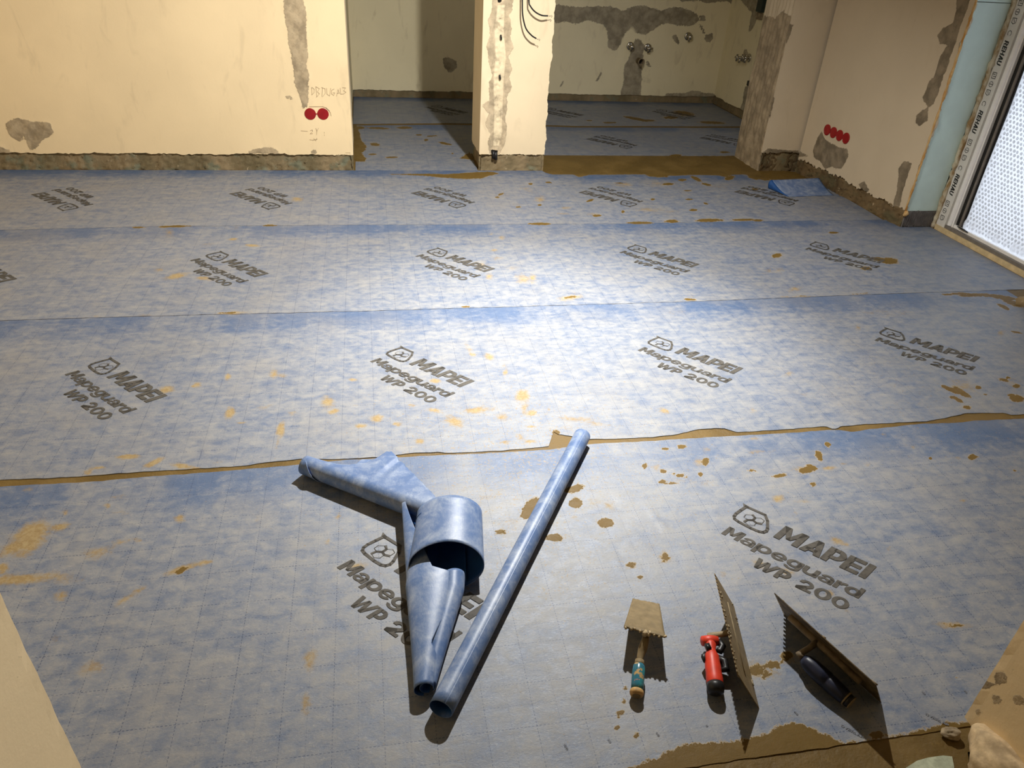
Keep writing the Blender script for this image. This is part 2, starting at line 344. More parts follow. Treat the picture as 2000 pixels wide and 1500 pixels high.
SMEARS = [(60,1050,44,26,-35,1.),(25,1072,30,14,-30,.9),(118,1030,22,8,-10,.9),(30,1133,70,12,-3,.85),(110,1128,60,14,5,.6),(5,1110,12,10),(40,1085,18,12,0,.6),(190,1080,34,16,-10,.6),(235,1060,24,8,-5,.55),(270,1056,26,6,20,.5),
 (360,1111,46,7,-18,.9),(395,1102,24,5,-15,.8),(255,1165,44,8,-32,.65),(118,1165,18,12,-20,.75),(352,1014,12,10,0,.8),(128,1003,8,8,0,.75),(210,990,9,6,0,.75),(235,1003,22,3,3,.6),(230,972,22,8,0,.5),(55,958,16,5,-3,.6),
 (180,1305,34,18,-15,.55),(112,1246,14,10,0,.55),(605,1290,16,34,5,.6),(598,1375,12,32,5,.7),(660,1010,8,8,0,.7),(505,1020,8,16,0,.5),(640,1060,8,10,0,.6),(655,1060,0.1,.1),(620,1130,0.1,.1),(700,1106,34,7,-3,.75),
 (1020,775,15,13,0,.95),(1025,800,9,16,10,.6),(1038,808,14,6,-10,.9),(955,698,13,7,20,.8),(915,682,16,8,60,.5),(923,693,8,5,20,.75),(987,729,5,6,0,.9),(1000,755,5,7,30,.5),(985,715,10,14,30,.4),(850,745,13,5,5,.9),
 (937,799,8,4,0,.8),(930,803,26,6,-3,.85),(850,803,18,5,15,.75),(886,824,22,12,15,.8),(775,829,10,5,10,.85),(735,819,16,9,-10,.85),(705,833,12,5,0,.9),(820,863,10,6,0,.9),(805,792,12,5,5,.6),(960,800,20,8,0,.4),
 (980,815,14,9,0,.7),(985,865,14,4,0,.8),(1035,863,16,4,3,.8),(1015,855,8,8,0,.7),(1036,834,10,3,0,.9),(1070,803,4,8,0,.7),(1130,820,50,6,5,.6),(1165,830,34,4,3,.6),(1110,838,30,8,0,.4),
 (450,806,10,14,20,.9),(472,827,12,3,-5,.8),(549,840,9,18,8,.95),(543,870,5,14,5,.6),(445,737,7,8,0,.8),(385,753,10,6,0,.8),(535,731,10,10,0,.75),(550,735,14,6,0,.5),(640,787,16,14,20,.7),(652,805,12,5,-10,.9),(690,742,10,4,0,.8),(570,808,12,6,0,.6),(520,795,24,6,-8,.5),
 (250,893,26,5,-2,1.),(195,915,16,4,3,.9),(172,924,9,6,0,.9),(300,905,26,6,-28,.85),(355,911,22,6,8,1.),(380,916,18,4,15,.95),(430,903,20,4,-5,.5),
 (325,762,18,10,-10,.8),(380,755,8,5,0,.8),(95,806,8,4,0,.5),(345,540,26,6,-12,.85),(400,545,22,5,5,.75),(310,528,12,4,0,.6),(455,468,12,3,0,.8),(493,480,16,3,5,.9),(410,478,22,5,-5,.4),(350,507,5,4,0,.5),(430,530,30,10,20,.35),
 (540,390,30,5,10,.35),(580,390,14,6,0,.7),(490,370,22,6,-5,.3),(330,455,14,12,0,.5),(460,447,10,6,0,.4),(460,612,40,4,-2,.7),(280,617,30,3,-2,.5),(190,619,12,3,0,.5),
 (940,520,14,16,20,.5),(955,540,8,8,0,.7),(1020,545,20,12,15,.6),(1040,545,10,14,0,.6),(965,490,10,4,0,.6),(970,505,20,8,0,.4),(1115,582,30,8,-8,.6),(880,540,10,6,0,.5),(1000,525,16,8,0,.35),(1120,575,8,5,0,.5),
 (1500,530,20,8,-20,.4),(1520,530,16,10,0,.45),(1553,565,20,8,-15,.5),(1518,500,14,6,-10,.6),(1350,580,14,14,0,.3),(1325,612,40,8,0,.3),(1730,610,40,10,10,.4),(1765,612,24,8,0,.35),(1700,612,20,6,0,.35),(1955,650,10,8,0,.6),(1675,640,10,8,0,.5),(1700,670,16,8,0,.3),(1540,730,14,8,0,.5),
 (1470,805,20,10,0,.4),(1296,803,14,5,15,.8),(1298,803,8,3,15,1),(1575,770,40,8,5,.35),(1880,755,40,18,15,.5),(1975,750,30,16,0,.4),(1365,905,16,12,0,.5),(1283,915,14,10,0,.5),(1340,940,60,6,2,.4),(1370,945,40,12,0,.35),(1520,975,12,8,0,.85),(1565,980,22,5,0,.6),(1210,912,14,8,0,.35),
 (1560,918,26,10,0,.5),(1690,915,0.1,.1),(1725,850,9,5,0,.6),(1783,875,6,4,0,.6),(1620,915,18,5,-3,.7),(1645,908,10,4,0,.6),(1870,895,36,6,-3,.35),(1695,908,6,6,0,.6),(1880,980,8,5,0,.6),(1470,858,14,4,0,.6),(1480,884,40,5,-3,.5),(1510,875,12,3,0,.5),
 (1380,880,10,10,0,.5),(1390,910,0.1,.1),(1635,1058,22,7,20,.75),(1655,1065,12,4,30,.6),(1735,1073,6,6,0,.7),(1555,1002,6,5,0,.6),(1558,1015,16,4,20,.4),(1412,1122,8,8,-40,.6),(1485,1103,26,9,20,.7),(1535,1118,20,8,10,.75),(1620,1160,12,10,40,.7),(1655,1195,10,6,45,.6),
 (1860,1222,46,8,3,.7),(1865,1328,26,5,0,.5),(1710,1075,0.1,.1),(1480,1310,40,20,10,.75),(1540,1290,26,14,0,.6),(1580,1380,26,8,20,.3),(1225,1110,14,8,0,.4),(1275,1072,8,8,0,.3),(1300,1088,16,16,0,.65),(1350,1060,16,6,-20,.4),(1230,1050,10,6,0,.3),
 (1160,985,40,20,10,.35),(1190,990,20,16,0,.5),(1120,1010,14,8,0,.5),(1000,1020,40,16,-20,.35),(950,972,26,6,0,.5),(905,960,16,4,10,.5),(1390,1450,60,6,-5,.3),(1590,1425,40,10,30,.4),
 (1030,370,26,10,20,.4),(1055,390,14,10,0,.55),(1105,407,14,3,0,.6),(1100,418,18,2,0,.6),(1160,420,16,5,0,.5),(1220,362,26,7,0,.5),(1265,410,40,6,3,.5),(1310,415,26,4,0,.4),(1010,402,16,6,0,.4),(980,382,16,6,0,.4),(1290,360,60,12,3,.4),(1400,365,60,10,3,.35),(850,395,20,5,10,.35),
 (980,465,8,6,0,.6),(960,458,6,3,0,.5),(900,470,0.1,.1)]
POLYS = [  # opaque brown adhesive, outlines in photograph pixels
 [(1195,1512),(1248,1496),(1334,1458),(1397,1453),(1473,1442),(1532,1414),(1554,1413),(1600,1430),(1635,1447),(1650,1452),(1743,1442),(1775,1435),(1820,1424),(1838,1414),(1892,1411),(2000,1440),(2100,1560),(1195,1600)],
 [(1062,305),(1470,305),(1490,330),(1560,338),(1570,346),(1508,352),(1491,353),(1456,341),(1430,340),(1418,347),(1404,343),(1350,342),(1317,344),(1256,341),(1149,342),(1131,347),(1120,341),(1079,341),(1062,336)],
 [(690,243),(695,243),(700,256),(703,262),(706,275),(716,286),(714,293),(706,300),(716,311),(712,316),(690,316)],
 [(755,341),(820,340),(870,341),(930,337),(962,336),(975,340),(955,344),(940,349),(910,350),(870,348),(830,344)],
 [(1072,877),(1076,868),(1083,850),(1075,842),(1083,840),(1090,842),(1096,860),(1110,866),(1100,876)],
 [(898,310),(912,301),(921,300),(932,318),(920,312)],
 [(1470,330),(1555,336),(1592,350),(1500,352),(1480,340)]]
def floor_line(pts):
    q = np.array([P(a, b)[:2] for a, b in pts]); q = q[np.argsort(q[:, 0])]; return lambda x: np.interp(x, q[:, 0], q[:, 1])
def const(y): return lambda x: np.full_like(np.asarray(x, float), y)
C_up = [(0,938),(100,935),(215,927),(300,921),(420,914),(480,911),(510,905),(590,897),(640,898),(680,897),(755,892.6),(800,886),(860,884),(865,886),(980,881),(1040,876),(1072,872),(1076,858),(1083,841),(1090,848),(1094,863),(1148,859),(1202,858),(1280,854),(1320,850),(1360,840),(1395,837),(1416,838),(1440,845),(1512,841),(1600,834),(1616,834.5),(1622,838.5),(1634,838.5),(1642,834),(1690,829),(1716,828),(1808,824),(1860,814),(1888,808),(1960,807),(1975,811),(2000,810),(2100,802)]
C_lo = [(0,952),(120,945),(200,940.5),(300,931),(430,922),(590,908),(680,899),(755,896),(860,890),(980,885),(1072,879),(1148,869),(1202,865.5),(1280,862),(1400,854),(1500,849),(1620,841),(1640,841),(1665,845),(1690,840),(1730,836),(1800,829),(1880,826),(1900,823),(1985,819),(2000,818),(2100,809)]
B_l = [(0,627),(300,618),(690,609),(1000,600),(1340,590),(1500,584),(1750,574),(2000,566)]
A_l = [(0,450),(307,443),(700,440),(1000,438.5),(1200,437.5),(1400,434),(1720,430)]
S67 = [(692,244),(870,242.5),(1068,246),(1130,248),(1250,248),(1350,248.5),(1440,248.5)]
def shifted(f, d): return lambda x: f(x) + d
bodyfloor = MB(); bodyfloor.slab(-2.9, 3.5, -2.4, 7.2, -.15, 0.)
fl = bodyfloor.build('floor', M_MUD); tag(fl, kind='structure')

def sheet(name, label, x0, x1, lo, hi, res, group=None, blue_top=True, top=.0016, wr=()):
    nx = int((x1-x0)/res) + 2; xs = np.linspace(x0, x1, nx); l = lo(xs); h = hi(xs)
    l = l + .0012*fnoise(xs*9, 3) ; h = h + .0012*fnoise(xs*9, 8)
    ny = int(np.mean(h-l)/res) + 2; vv = np.linspace(0, 1, ny)
    Xg, V = np.meshgrid(xs, vv); Yg = l[None, :]*(1-V) + h[None, :]*V
    pts = np.c_[Xg.ravel(), Yg.ravel()]
    z = top + .0005*(np.sin(pts[:, 0]*21 + 3*np.sin(pts[:, 1]*9)) * np.sin(pts[:, 1]*17 + 2*np.sin(pts[:, 0]*7)) + 1)
    for (a, b, hgt, wd) in wr:
        A = P(*a)[:2]; B = P(*b)[:2]; e = B-A; L = np.hypot(*e); e /= L; q = pts - A; s_ = q @ e; t_ = q @ np.array([-e[1], e[0]]) + .004*np.sin(s_*40)
        z += hgt*np.exp(-(t_/wd)**2)*np.clip(np.minimum(s_, L-s_)/(L*.3), 0, 1)
    N = len(pts); idx = np.arange(N).reshape(ny, nx)
    f = np.stack([idx[:-1, :-1], idx[:-1, 1:], idx[1:, 1:], idx[1:, :-1]], -1).reshape(-1, 4)
    ring = np.concatenate([idx[0, :], idx[1:, -1], idx[-1, -2::-1], idx[-2:0:-1, 0]])
    v3 = np.c_[pts, z]; low = v3[ring].copy(); low[:, 2] = .0002
    K = len(ring); li = N + np.arange(K); nx2 = np.roll(np.arange(K), -1)
    la = N + K + np.arange(K); sk = np.stack([la, li, li[nx2], la[nx2]], -1)
    vs = np.r_[v3, low, v3[ring]]; fs = np.r_[f, sk[:, ::-1]]
    me = bpy.data.meshes.new(name); me.vertices.add(len(vs)); me.vertices.foreach_set('co', vs.ravel())
    me.loops.add(len(fs)*4); me.loops.foreach_set('vertex_index', fs.ravel().astype(np.int32)); me.polygons.add(len(fs))
    me.polygons.foreach_set('loop_start', np.arange(len(fs), dtype=np.int32)*4)
    me.update(calc_edges=True); me.validate()
    me.polygons.foreach_set('use_smooth', [True]*len(f) + [False]*len(sk))
    p2 = np.r_[pts, pts[ring], pts[ring]]
    mud = np.zeros(len(p2)); sm = np.zeros(len(p2)); sp = np.zeros(len(p2))
    for e in MUDS: px_ell(mud, p2, e)
    for e in SMEARS: px_ell(sm, p2, e)
    for pl in POLYS: paint_poly(mud, p2, [P(a, b)[:2] for a, b in pl], .03)
    for c, r, k in (((.42, 1.75), .55, 1.), ((.35, 1.4), .35, .9), ((1.9, 1.9), .5, .6), ((.45, 1.0), .3, .5), ((1.2, 4.3), .9, .5), ((2.6, 2.5), .5, .5)):
        paint_ell(sp, p2, np.array(c), np.array([r, 0]), np.array([0, r]), k, .6)
    t = (p2[:, 1] - np.interp(p2[:, 0], xs, l)) / np.maximum(np.interp(p2[:, 0], xs, h) - np.interp(p2[:, 0], xs, l), .01)
    bl = np.clip((t - .80)/.14, 0, 1) * (.75 + .5*fnoise(p2[:, 0]*1.3, 11)) * (1 if blue_top else 0) + .35*np.clip((.06-t)/.06, 0, 1)*0
    set_attr(me, 'mud', mud); set_attr(me, 'smear', sm); set_attr(me, 'speck', sp); set_attr(me, 'blue', bl)
    me.materials.append(M_MEM)
    o = bpy.data.objects.new(name, me); link(o); tag(o, label, 'membrane sheet', group)
    return o
fC_up, fC_lo, fB, fA, f67 = map(floor_line, (C_up, C_lo, B_l, A_l, S67))
yD = floor_line([(1410,1489),(1743,1447),(1893,1420)])
S5top = floor_line([(935,337),(1062,337),(1079,341.6),(1120,341.6),(1131,346),(1149,342),(1256,341),(1404,343),(1456,341),(1491,352),(1530,345)])
shA = sheet('membrane_sheet', 'membrane sheet nearest the camera, under the rolled pieces and the trowels', -2.7, 2.94, const(.749), fC_lo, .011,
            wr=[((1262,985),(1312,1056),.0028,.005),((1388,990),(1410,1025),.0015,.006),((1190,1060),(1215,1120),.0015,.006),((1228,1010),(1250,1060),.0012,.006),((1150,1130),(1180,1200),.0012,.009)])
shB = sheet('membrane_sheet', 'membrane sheet with four upright logos, just beyond the long brown adhesive seam', -2.7, 2.94, fC_up, shifted(fB, -.0015), .011,
            wr=[((640,850),(700,900),.0012,.006),((400,1000),(430,1020),.001,.006),((1030,830),(1080,870),.0012,.006)])
shC = sheet('membrane_sheet', 'membrane sheet in mid-room that reaches the foot of the glazed door', -2.7, 3.15, shifted(fB, .0015), shifted(fA, -.0015), .013)
shD = sheet('membrane_sheet', 'membrane sheet with upside-down logos along the foot of the cream wall', -2.7, 2.93, shifted(fA, .0015), lambda x: np.where((x > 1.11) & (x < 2.62), S5top(x), 4.742), .014)
shE = sheet('membrane_sheet', 'short membrane strip lying in the left doorway between cream wall and pillar', -.09, .68, const(4.746), const(4.985), .014, blue_top=False)
shF = sheet('membrane_sheet', 'kitchen membrane sheet just past the doorways and the wet adhesive band', -.112, 3.23, lambda x: np.where(x < .685, 4.992, 5.125), shifted(f67, -.030), .016)
shG = sheet('membrane_sheet', 'kitchen membrane sheet against the far wall under the water valves', -.112, 3.23, shifted(f67, .032), const(6.985), .016)

# ------------------------------------------------------------------ printed lettering (flat ink on the sheets)
def arc(cx, cy, rx, ry, wx, wy, a0=0, a1=360, n=28):
    out = []; k = max(4, int(n*abs(a1-a0)/360))
    A = [math.radians(a0 + (a1-a0)*i/k) for i in range(k+1)]
    for i in range(k):
        o = lambda a, f: (cx + (rx - wx*f)*math.cos(a), cy + (ry - wy*f)*math.sin(a))
        out.append([o(A[i], 0), o(A[i+1], 0), o(A[i+1], 1), o(A[i], 1)])
    return out
def bar(x0, y0, x1, y1): return [(x0, y0), (x1, y0), (x1, y1), (x0, y1)]
G = {
 'M': ([bar(0,0,.27,1), bar(.78,0,1.05,1), [(.0,1),(.32,1),(.62,.22),(.43,.22)], [(.73,1),(1.05,1),(.62,.22),(.43,.22)]], 1.10),
 'A': ([[(0,0),(.28,0),(.52,.72),(.58,1),(.33,1)], [(.60,0),(.88,0),(.60,1),(.36,1),(.42,.72)], bar(.2,.17,.66,.36)], .90),
 'P': ([bar(0,0,.27,1), bar(.2,.79,.44,1), bar(.2,.27,.44,.48)] + arc(.42,.635,.36,.365,.27,.21,-90,90), .80),
 'E': ([bar(0,0,.27,1), bar(.2,0,.70,.22), bar(.2,.39,.66,.60), bar(.2,.78,.70,1)], .77),
 'I': ([bar(0,0,.28,1)], .30),
 'a': ([bar(.56,0,.80,.5)] + arc(.34,.21,.35,.225,.22,.13) + arc(.42,.44,.38,.31,.24,.15,-5,165), .86),
 'p': ([bar(0,-.27,.25,.74)] + arc(.50,.365,.43,.385,.25,.17), .97),
 'e': (arc(.43,.365,.43,.385,.24,.16,8,330) + [bar(.12,.29,.84,.43)], .90),
 'g': ([bar(.62,-.05,.87,.74)] + arc(.42,.385,.42,.365,.25,.16) + arc(.44,-.03,.43,.25,.24,.14,180,360), .92),
 'u': ([bar(0,.28,.25,.74), bar(.62,0,.87,.74)] + arc(.42,.30,.42,.32,.25,.17,180,360), .92),
 'r': ([bar(0,0,.25,.74)] + arc(.52,.36,.44,.40,.25,.19,80,165), .56),
 'd': ([bar(.62,0,.87,1)] + arc(.42,.365,.42,.385,.25,.17), .92),
 'W': ([[(0,1),(.27,1),(.47,.0),(.22,0)], [(.22,0),(.47,0),(.73,.95),(.58,.95)], [(.58,.95),(.80,.95),(.98,0),(.75,0)], [(.75,0),(.98,0),(1.42,1),(1.15,1)]], 1.42),
 '2': (arc(.43,.66,.41,.35,.25,.19,-25,180) + [[(.60,.30),(.80,.52),(.56,.60),(.0,.20),(0,0.02)], bar(0,0,.86,.21), [(0,.0),(.3,.0),(.62,.3),(.5,.5),(0,.2)]], .95),
 '0': (arc(.46,.5,.46,.51,.26,.19), .98),
 ' ': ([], .55),
 'R': ([bar(0,0,.25,1), bar(.2,.8,.44,1), bar(.2,.38,.44,.56), [(.35,.42),(.60,.42),(.82,0),(.54,0)]] + arc(.42,.69,.36,.31,.26,.2,-90,90), .88),
 'H': ([bar(0,0,.25,1), bar(.58,0,.83,1), bar(.2,.4,.6,.6)], .90),
 'U': ([bar(0,.3,.25,1), bar(.58,.3,.83,1)] + arc(.415,.34,.415,.36,.25,.2,180,360), .90),
 'O': (arc(.46,.5,.46,.51,.2,.18), 1.0), 'V': ([[(0,1),(.2,1),(.48,0),(.34,0)], [(.34,0),(.50,0),(.84,1),(.64,1)]], .88), 'L': ([bar(0,0,.2,1), bar(.1,0,.62,.18)], .66),
 '1': ([bar(.15,0,.35,1), [(0,.8),(.2,1),(.2,.75)]], .45), '5': ([bar(0,.5,.2,1), bar(0,.82,.6,1)] + arc(.32,.33,.33,.34,.18,.15,-160,130), .75), '8': (arc(.35,.74,.31,.27,.17,.14) + arc(.35,.28,.35,.29,.18,.14), .78), '6': (arc(.35,.32,.35,.33,.19,.15) + arc(.5,.5,.5,.5,.2,.15,110,190), .78),
}
def text_polys(txt, x, y, h, wdt=None, slant=.2, sx=1.):
    total = sum(G[c][1] for c in txt); k = h if wdt is None else wdt/total
    out = []; cx = x
    for c in txt:
        for pl in G[c][0]:
            out.append([(cx + px*k + slant*py*h, y + py*h) for px, py in pl])
        cx += G[c][1]*k
    return out
def stroke_polys(pts, wd, closed=False):
    out = []; n = len(pts)
    for i in range(n if closed else n-1):
        a = np.array(pts[i], float); b = np.array(pts[(i+1) % n], float); e = b-a; L = np.hypot(*e)
        if L < 1e-9: continue
        e /= L; q = np.array([-e[1], e[0]])*wd/2; x = e*wd*.32
        out.append([tuple(a-x-q), tuple(b+x-q), tuple(b+x+q), tuple(a-x+q)])
    return out
def area2(pl): return sum(pl[i][0]*pl[(i+1) % len(pl)][1] - pl[(i+1) % len(pl)][0]*pl[i][1] for i in range(len(pl)))
def polys_to_mesh(name, polys, z=0.):
    vs = []; fs = []
    for pl in polys:
        if abs(area2(pl)) < 1e-12: continue
        if area2(pl) < 0: pl = pl[::-1]
        b = len(vs); vs += [(x, y, z) for x, y in pl]; fs.append(tuple(range(b, b+len(pl))))
    me = bpy.data.meshes.new(name); me.from_pydata(vs, [], fs); me.update(); return me
shield = [(-10.3,7.2),(-4.8,7.2),(-3.4,5.2),(-2.3,2.2),(-2.2,1.),(-2.7,0.),(-3.8,-.5),(-6,-.6),(-9.6,-.3),(-10.9,.1),(-11.4,1.),(-11.4,2.4),(-10.9,4.6),(-10.3,7.0)]
logo = text_polys('MAPEI', 0, 0, 6.5, 24.0, .2) + text_polys('Mapeguard', -11.5, -7.9, 4.1, 36.0, .2) + text_polys('WP', -.9, -14.1, 3.95, 9.2, .2) + text_polys('200', 10.6, -14.1, 3.95, 12.6, .1)
logo += stroke_polys(shield, .85, True) + [[(-11.6,8.0),(-9.4,7.5),(-9.6,6.7),(-10.9,6.7)]]
hc = np.array([-6.7, 2.9]); up = .25
def sh(x, y): return (hc[0] + x + up*y, hc[1] + y)
for k in range(3):
    a = math.radians(100 + 120*k); b = a - math.radians(62)
    p0 = (0, 0); p1 = (1.35*math.cos(a), 1.35*math.sin(a)); p2 = (p1[0] + 1.25*math.cos(b+1.9), p1[1] + 1.25*math.sin(b+1.9))
    logo += stroke_polys([sh(*p0), sh(*p1), sh(*p2)], .62)
    hx = math.radians(40 + 120*k); cxx = 1.45*math.cos(hx); cyy = 1.45*math.sin(hx)
    logo += stroke_polys([sh(cxx + 1.35*math.cos(math.radians(60*i+40)), cyy + 1.35*math.sin(math.radians(60*i+40))) for i in range(6)], .13, True)
logo = [[(x/100, y/100) for x, y in pl] for pl in logo]
ME_LOGO = polys_to_mesh('logo_print', logo); ME_LOGO.materials.append(M_INK)
SC = .909
ANM = np.array([.0462, -.1362])
def put_logo(par, T, da, flip=False, z=.0034):
    th = -math.radians(46.44) + (da + .1755) + (math.pi if flip else 0)
    d = np.array([ANM[0]*math.cos(da)-ANM[1]*math.sin(da), ANM[0]*math.sin(da)+ANM[1]*math.cos(da)])*SC*(-1 if flip else 1)
    o = bpy.data.objects.new('printed_logo', ME_LOGO); link(o, par); o.location = (T[0]+d[0], T[1]+d[1], z); o.rotation_euler = (0, 0, th); return o
per = 1.105*SC
for par, x0, y0, da, ks, fp in ((shA, -.0114, 1.6039, -.1742, (-2, -1, 0, 1, 2), False), (shB, -1.0138, 2.7014, -.176, (-1, 0, 1, 2, 3), False),
                                (shC, -.7677, 3.7728, -.176, (-1, 0, 1, 2, 3), False), (shD, -1.7008, 4.4176, -.1835, (0, 1, 2, 3, 4), True)):
    for k in ks:
        x = x0*SC + per*k
        if x < -2.3 or x > 2.75: continue
        put_logo(par, (x, y0*SC), da, fp)
for par, (u, v), fp in ((shF, (1224, 291), True), (shF, (1449, 288), True), (shG, (1075, 211), False), (shG, (1290, 214), False), (shG, (854, 206), False), (shF, (996, 296), True)):
    q = P(u, v)[:2]
    if q[0] < 3.0: put_logo(par, q, -.18, fp)
def small_print(par, txt, px, ang, h, wd, z=.0034):
    me = polys_to_mesh('print', text_polys(txt, 0, 0, h, wd, 0.)); me.materials.append(M_INKB)
    o = bpy.data.objects.new('printed_text', me); link(o, par); q = P(*px); o.location = (q[0], q[1], z); o.rotation_euler = (0, 0, ang); return o
M_INKB = mat_plain('faint_blue_ink', (.18, .19, .22), .7, .2)
small_print(shA, 'OVERLAP', (1641, 1420), -math.radians(46), .006, .045); small_print(shA, 'OVERLAP', (1806, 1397), -math.radians(46), .006, .045)
for txt, px in (('10', (1798,1352)), ('20', (1550,1392)), ('15', (1880,1350)), ('0', (1377,1418)), ('60', (1280,1433)), ('80', (1186,1445)), ('100', (1100,1455))):
    small_print(shA, txt, px, -math.radians(75), .0045, .0045*len(txt))

# ------------------------------------------------------------------ WALLS
def panel(name, A, B, z0, z1, mat, res=.014, thick=.012, rag=.006, paints=(), parent=None, seed=1, ragr=0., ragl=0., disp=None, lean=None):
    """plastered wall skin seen from its front (A left, B right), ragged lower edge, painted masks"""
    A = np.array(A, float); B = np.array(B, float); L = np.hypot(*(B-A)); e = (B-A)/L; n = np.array([e[1], -e[0]])
    nu = max(2, int(L/res)+1); nz = max(2, int((z1-z0)/res)+1)
    us = np.linspace(0, L, nu); zs = np.linspace(0, 1, nz)
    U, Z = np.meshgrid(us, zs)
    zb = z0 + rag*fnoise(us*3.1, seed) + rag*.5*rng.randn(nu)*.7
    ZZ = zb[None, :]*(1-Z) + z1*Z
    er = ragr*fnoise(ZZ[:, -1]*4, seed+5) if ragr else np.zeros(nz)
    el = ragl*fnoise(ZZ[:, 0]*4, seed+9) if ragl else np.zeros(nz)
    U = U + (U/L)*er[:, None] - (1-U/L)*el[:, None]
    pts = np.c_[U.ravel(), ZZ.ravel()]; N = len(pts)
    off = np.zeros(N) if disp is None else disp(pts)
    attrs = {'cem': np.zeros(N), 'hole': np.zeros(N), 'light': np.zeros(N)}
    for (k, poly, soft) in paints:
        q = [onplane(a, b, A, B) for a, b in poly] ; paint_poly(attrs[k], pts, q, soft)
    attrs = {k_: np.clip(a_, 0, 1.25) for k_, a_ in attrs.items()}
    off = off + .003*np.clip(attrs['cem'], 0, 1)*(np.sin(pts[:, 0]*71)*np.sin(pts[:, 1]*53+1)+.4)
    if lean is not None: pts = np.c_[lean(pts), pts[:, 1]]
    xy = A[None, :] + pts[:, :1]*e + n*off[:, None]
    v = np.c_[xy, pts[:, 1]]
    idx = np.arange(N).reshape(nz, nu)
    f = np.stack([idx[:-1, :-1], idx[:-1, 1:], idx[1:, 1:], idx[1:, :-1]], -1).reshape(-1, 4)
    ring = np.concatenate([idx[0, :], idx[1:, -1], idx[-1, -2::-1], idx[-2:0:-1, 0]]); K = len(ring)
    back = v[ring].copy(); back[:, :2] -= n*thick
    li = N + np.arange(K); nn = np.roll(np.arange(K), -1); sk = np.stack([ring, li, li[nn], ring[nn]], -1)[:, ::-1]
    vs = np.r_[v, back, v[ring]]; sk = np.where(sk < N, 0, sk) + 0
    la = N + K + np.arange(K); sk = np.stack([la, li, li[nn], la[nn]], -1)[:, ::-1]; fs = np.r_[f, sk]
    me = bpy.data.meshes.new(name); me.from_pydata(vs.tolist(), [], fs.tolist()); me.update()
    me.polygons.foreach_set('use_smooth', [True]*len(f) + [False]*K)
    for k, a in attrs.items(): set_attr(me, k, np.r_[a, a[ring], a[ring]])
    me.materials.append(mat); o = bpy.data.objects.new(name, me); link(o, parent); return o
def band(name, A, B, z1, mat, seed=3, amp=.0085, parent=None, out=0.0):
    """exposed rough mortar foot of a wall"""
    A = np.array(A, float); B = np.array(B, float); L = np.hypot(*(B-A)); e = (B-A)/L; n = np.array([e[1], -e[0]]); A = A + n*(out-.013)
    nu = max(3, int(L/.012)); nz = 10; r = np.random.RandomState(seed)
    g = r.randn(nz+1, nu+1)*.35; us = np.linspace(0, L, nu+1); zs = np.linspace(0, z1, nz+1)
    big = fnoise(us*2.5, seed)[None, :] * .8 + r.randn(nz+1, nu+1)*.25
    v = []
    for j in range(nz+1):
        for i in range(nu+1):
            d = amp*(big[j, i] + g[j, i]) + .006*(1-zs[j]/z1)
            p = A + e*us[i] + n*d; v.append((p[0], p[1], zs[j]))
    W = nu+1; f = [(j*W+i, j*W+i+1, (j+1)*W+i+1, (j+1)*W+i) for j in range(nz) for i in range(nu)]
    # close to the core
    b = len(v)
    for i in range(W):
        p = np.array(v[nz*W+i][:2]) - n*.03; v.append((p[0], p[1], z1))
    f += [(nz*W+i, nz*W+i+1, b+i+1, b+i) for i in range(nu)]
    return pydata(name, v, f, mat, parent, True)
def core(name, x0, x1, y0, y1, z0=0, z1=2.6, mat=None):
    o = MB().slab(x0, x1, y0, y1, z0, z1).build(name, mat or M_BASE); tag(o, kind='structure'); return o
def st(o): return tag(o, kind='structure')

YF = 4.745
# front left cream wall
st(core('wall_left_front', -2.72, -.112, YF+.014, 5.115))
wl = st(panel('trim_1', (-2.7, YF), (-.098, YF), .098, 2.6, M_WALL, .014, seed=2, rag=.004, paints=[
    ('cem', [(10,240),(35,230),(60,237),(98,240),(104,255),(100,266),(80,275),(72,290),(60,293),(52,275),(45,265),(40,278),(25,270),(18,262),(12,250)], .03),
    ('cem', [(552,-20),(585,-20),(597,20),(600,90),(598,130),(604,150),(600,212),(590,212),(585,185),(578,170),(570,120),(562,60),(556,30)], .03),
    ('cem', [(556,187),(572,190),(575,196),(560,192)], .02), ('cem', [(480,300),(495,292),(520,288),(540,292),(545,300)], .025),
    ('cem', [(598,300),(606,298),(614,289),(620,300)], .02), ('cem', [(-10,280),(10,290),(25,300),(-10,300)], .03)]))
st(band('baseboard_left', (-2.7, YF), (-.100, YF), .10, M_BASE, 4))
st(panel('trim_2', (-.098, YF+.0128), (-.098, 5.12), .11, 2.6, M_COL, .014, seed=12, ragr=0, paints=[('cem', [(674,-5),(681,-5),(686,60),(689,130),(686,120),(680,60)], .02)]))
st(band('baseboard_left_end', (-.100, YF-.002), (-.100, 5.12), .11, M_BASE, 5, .004))
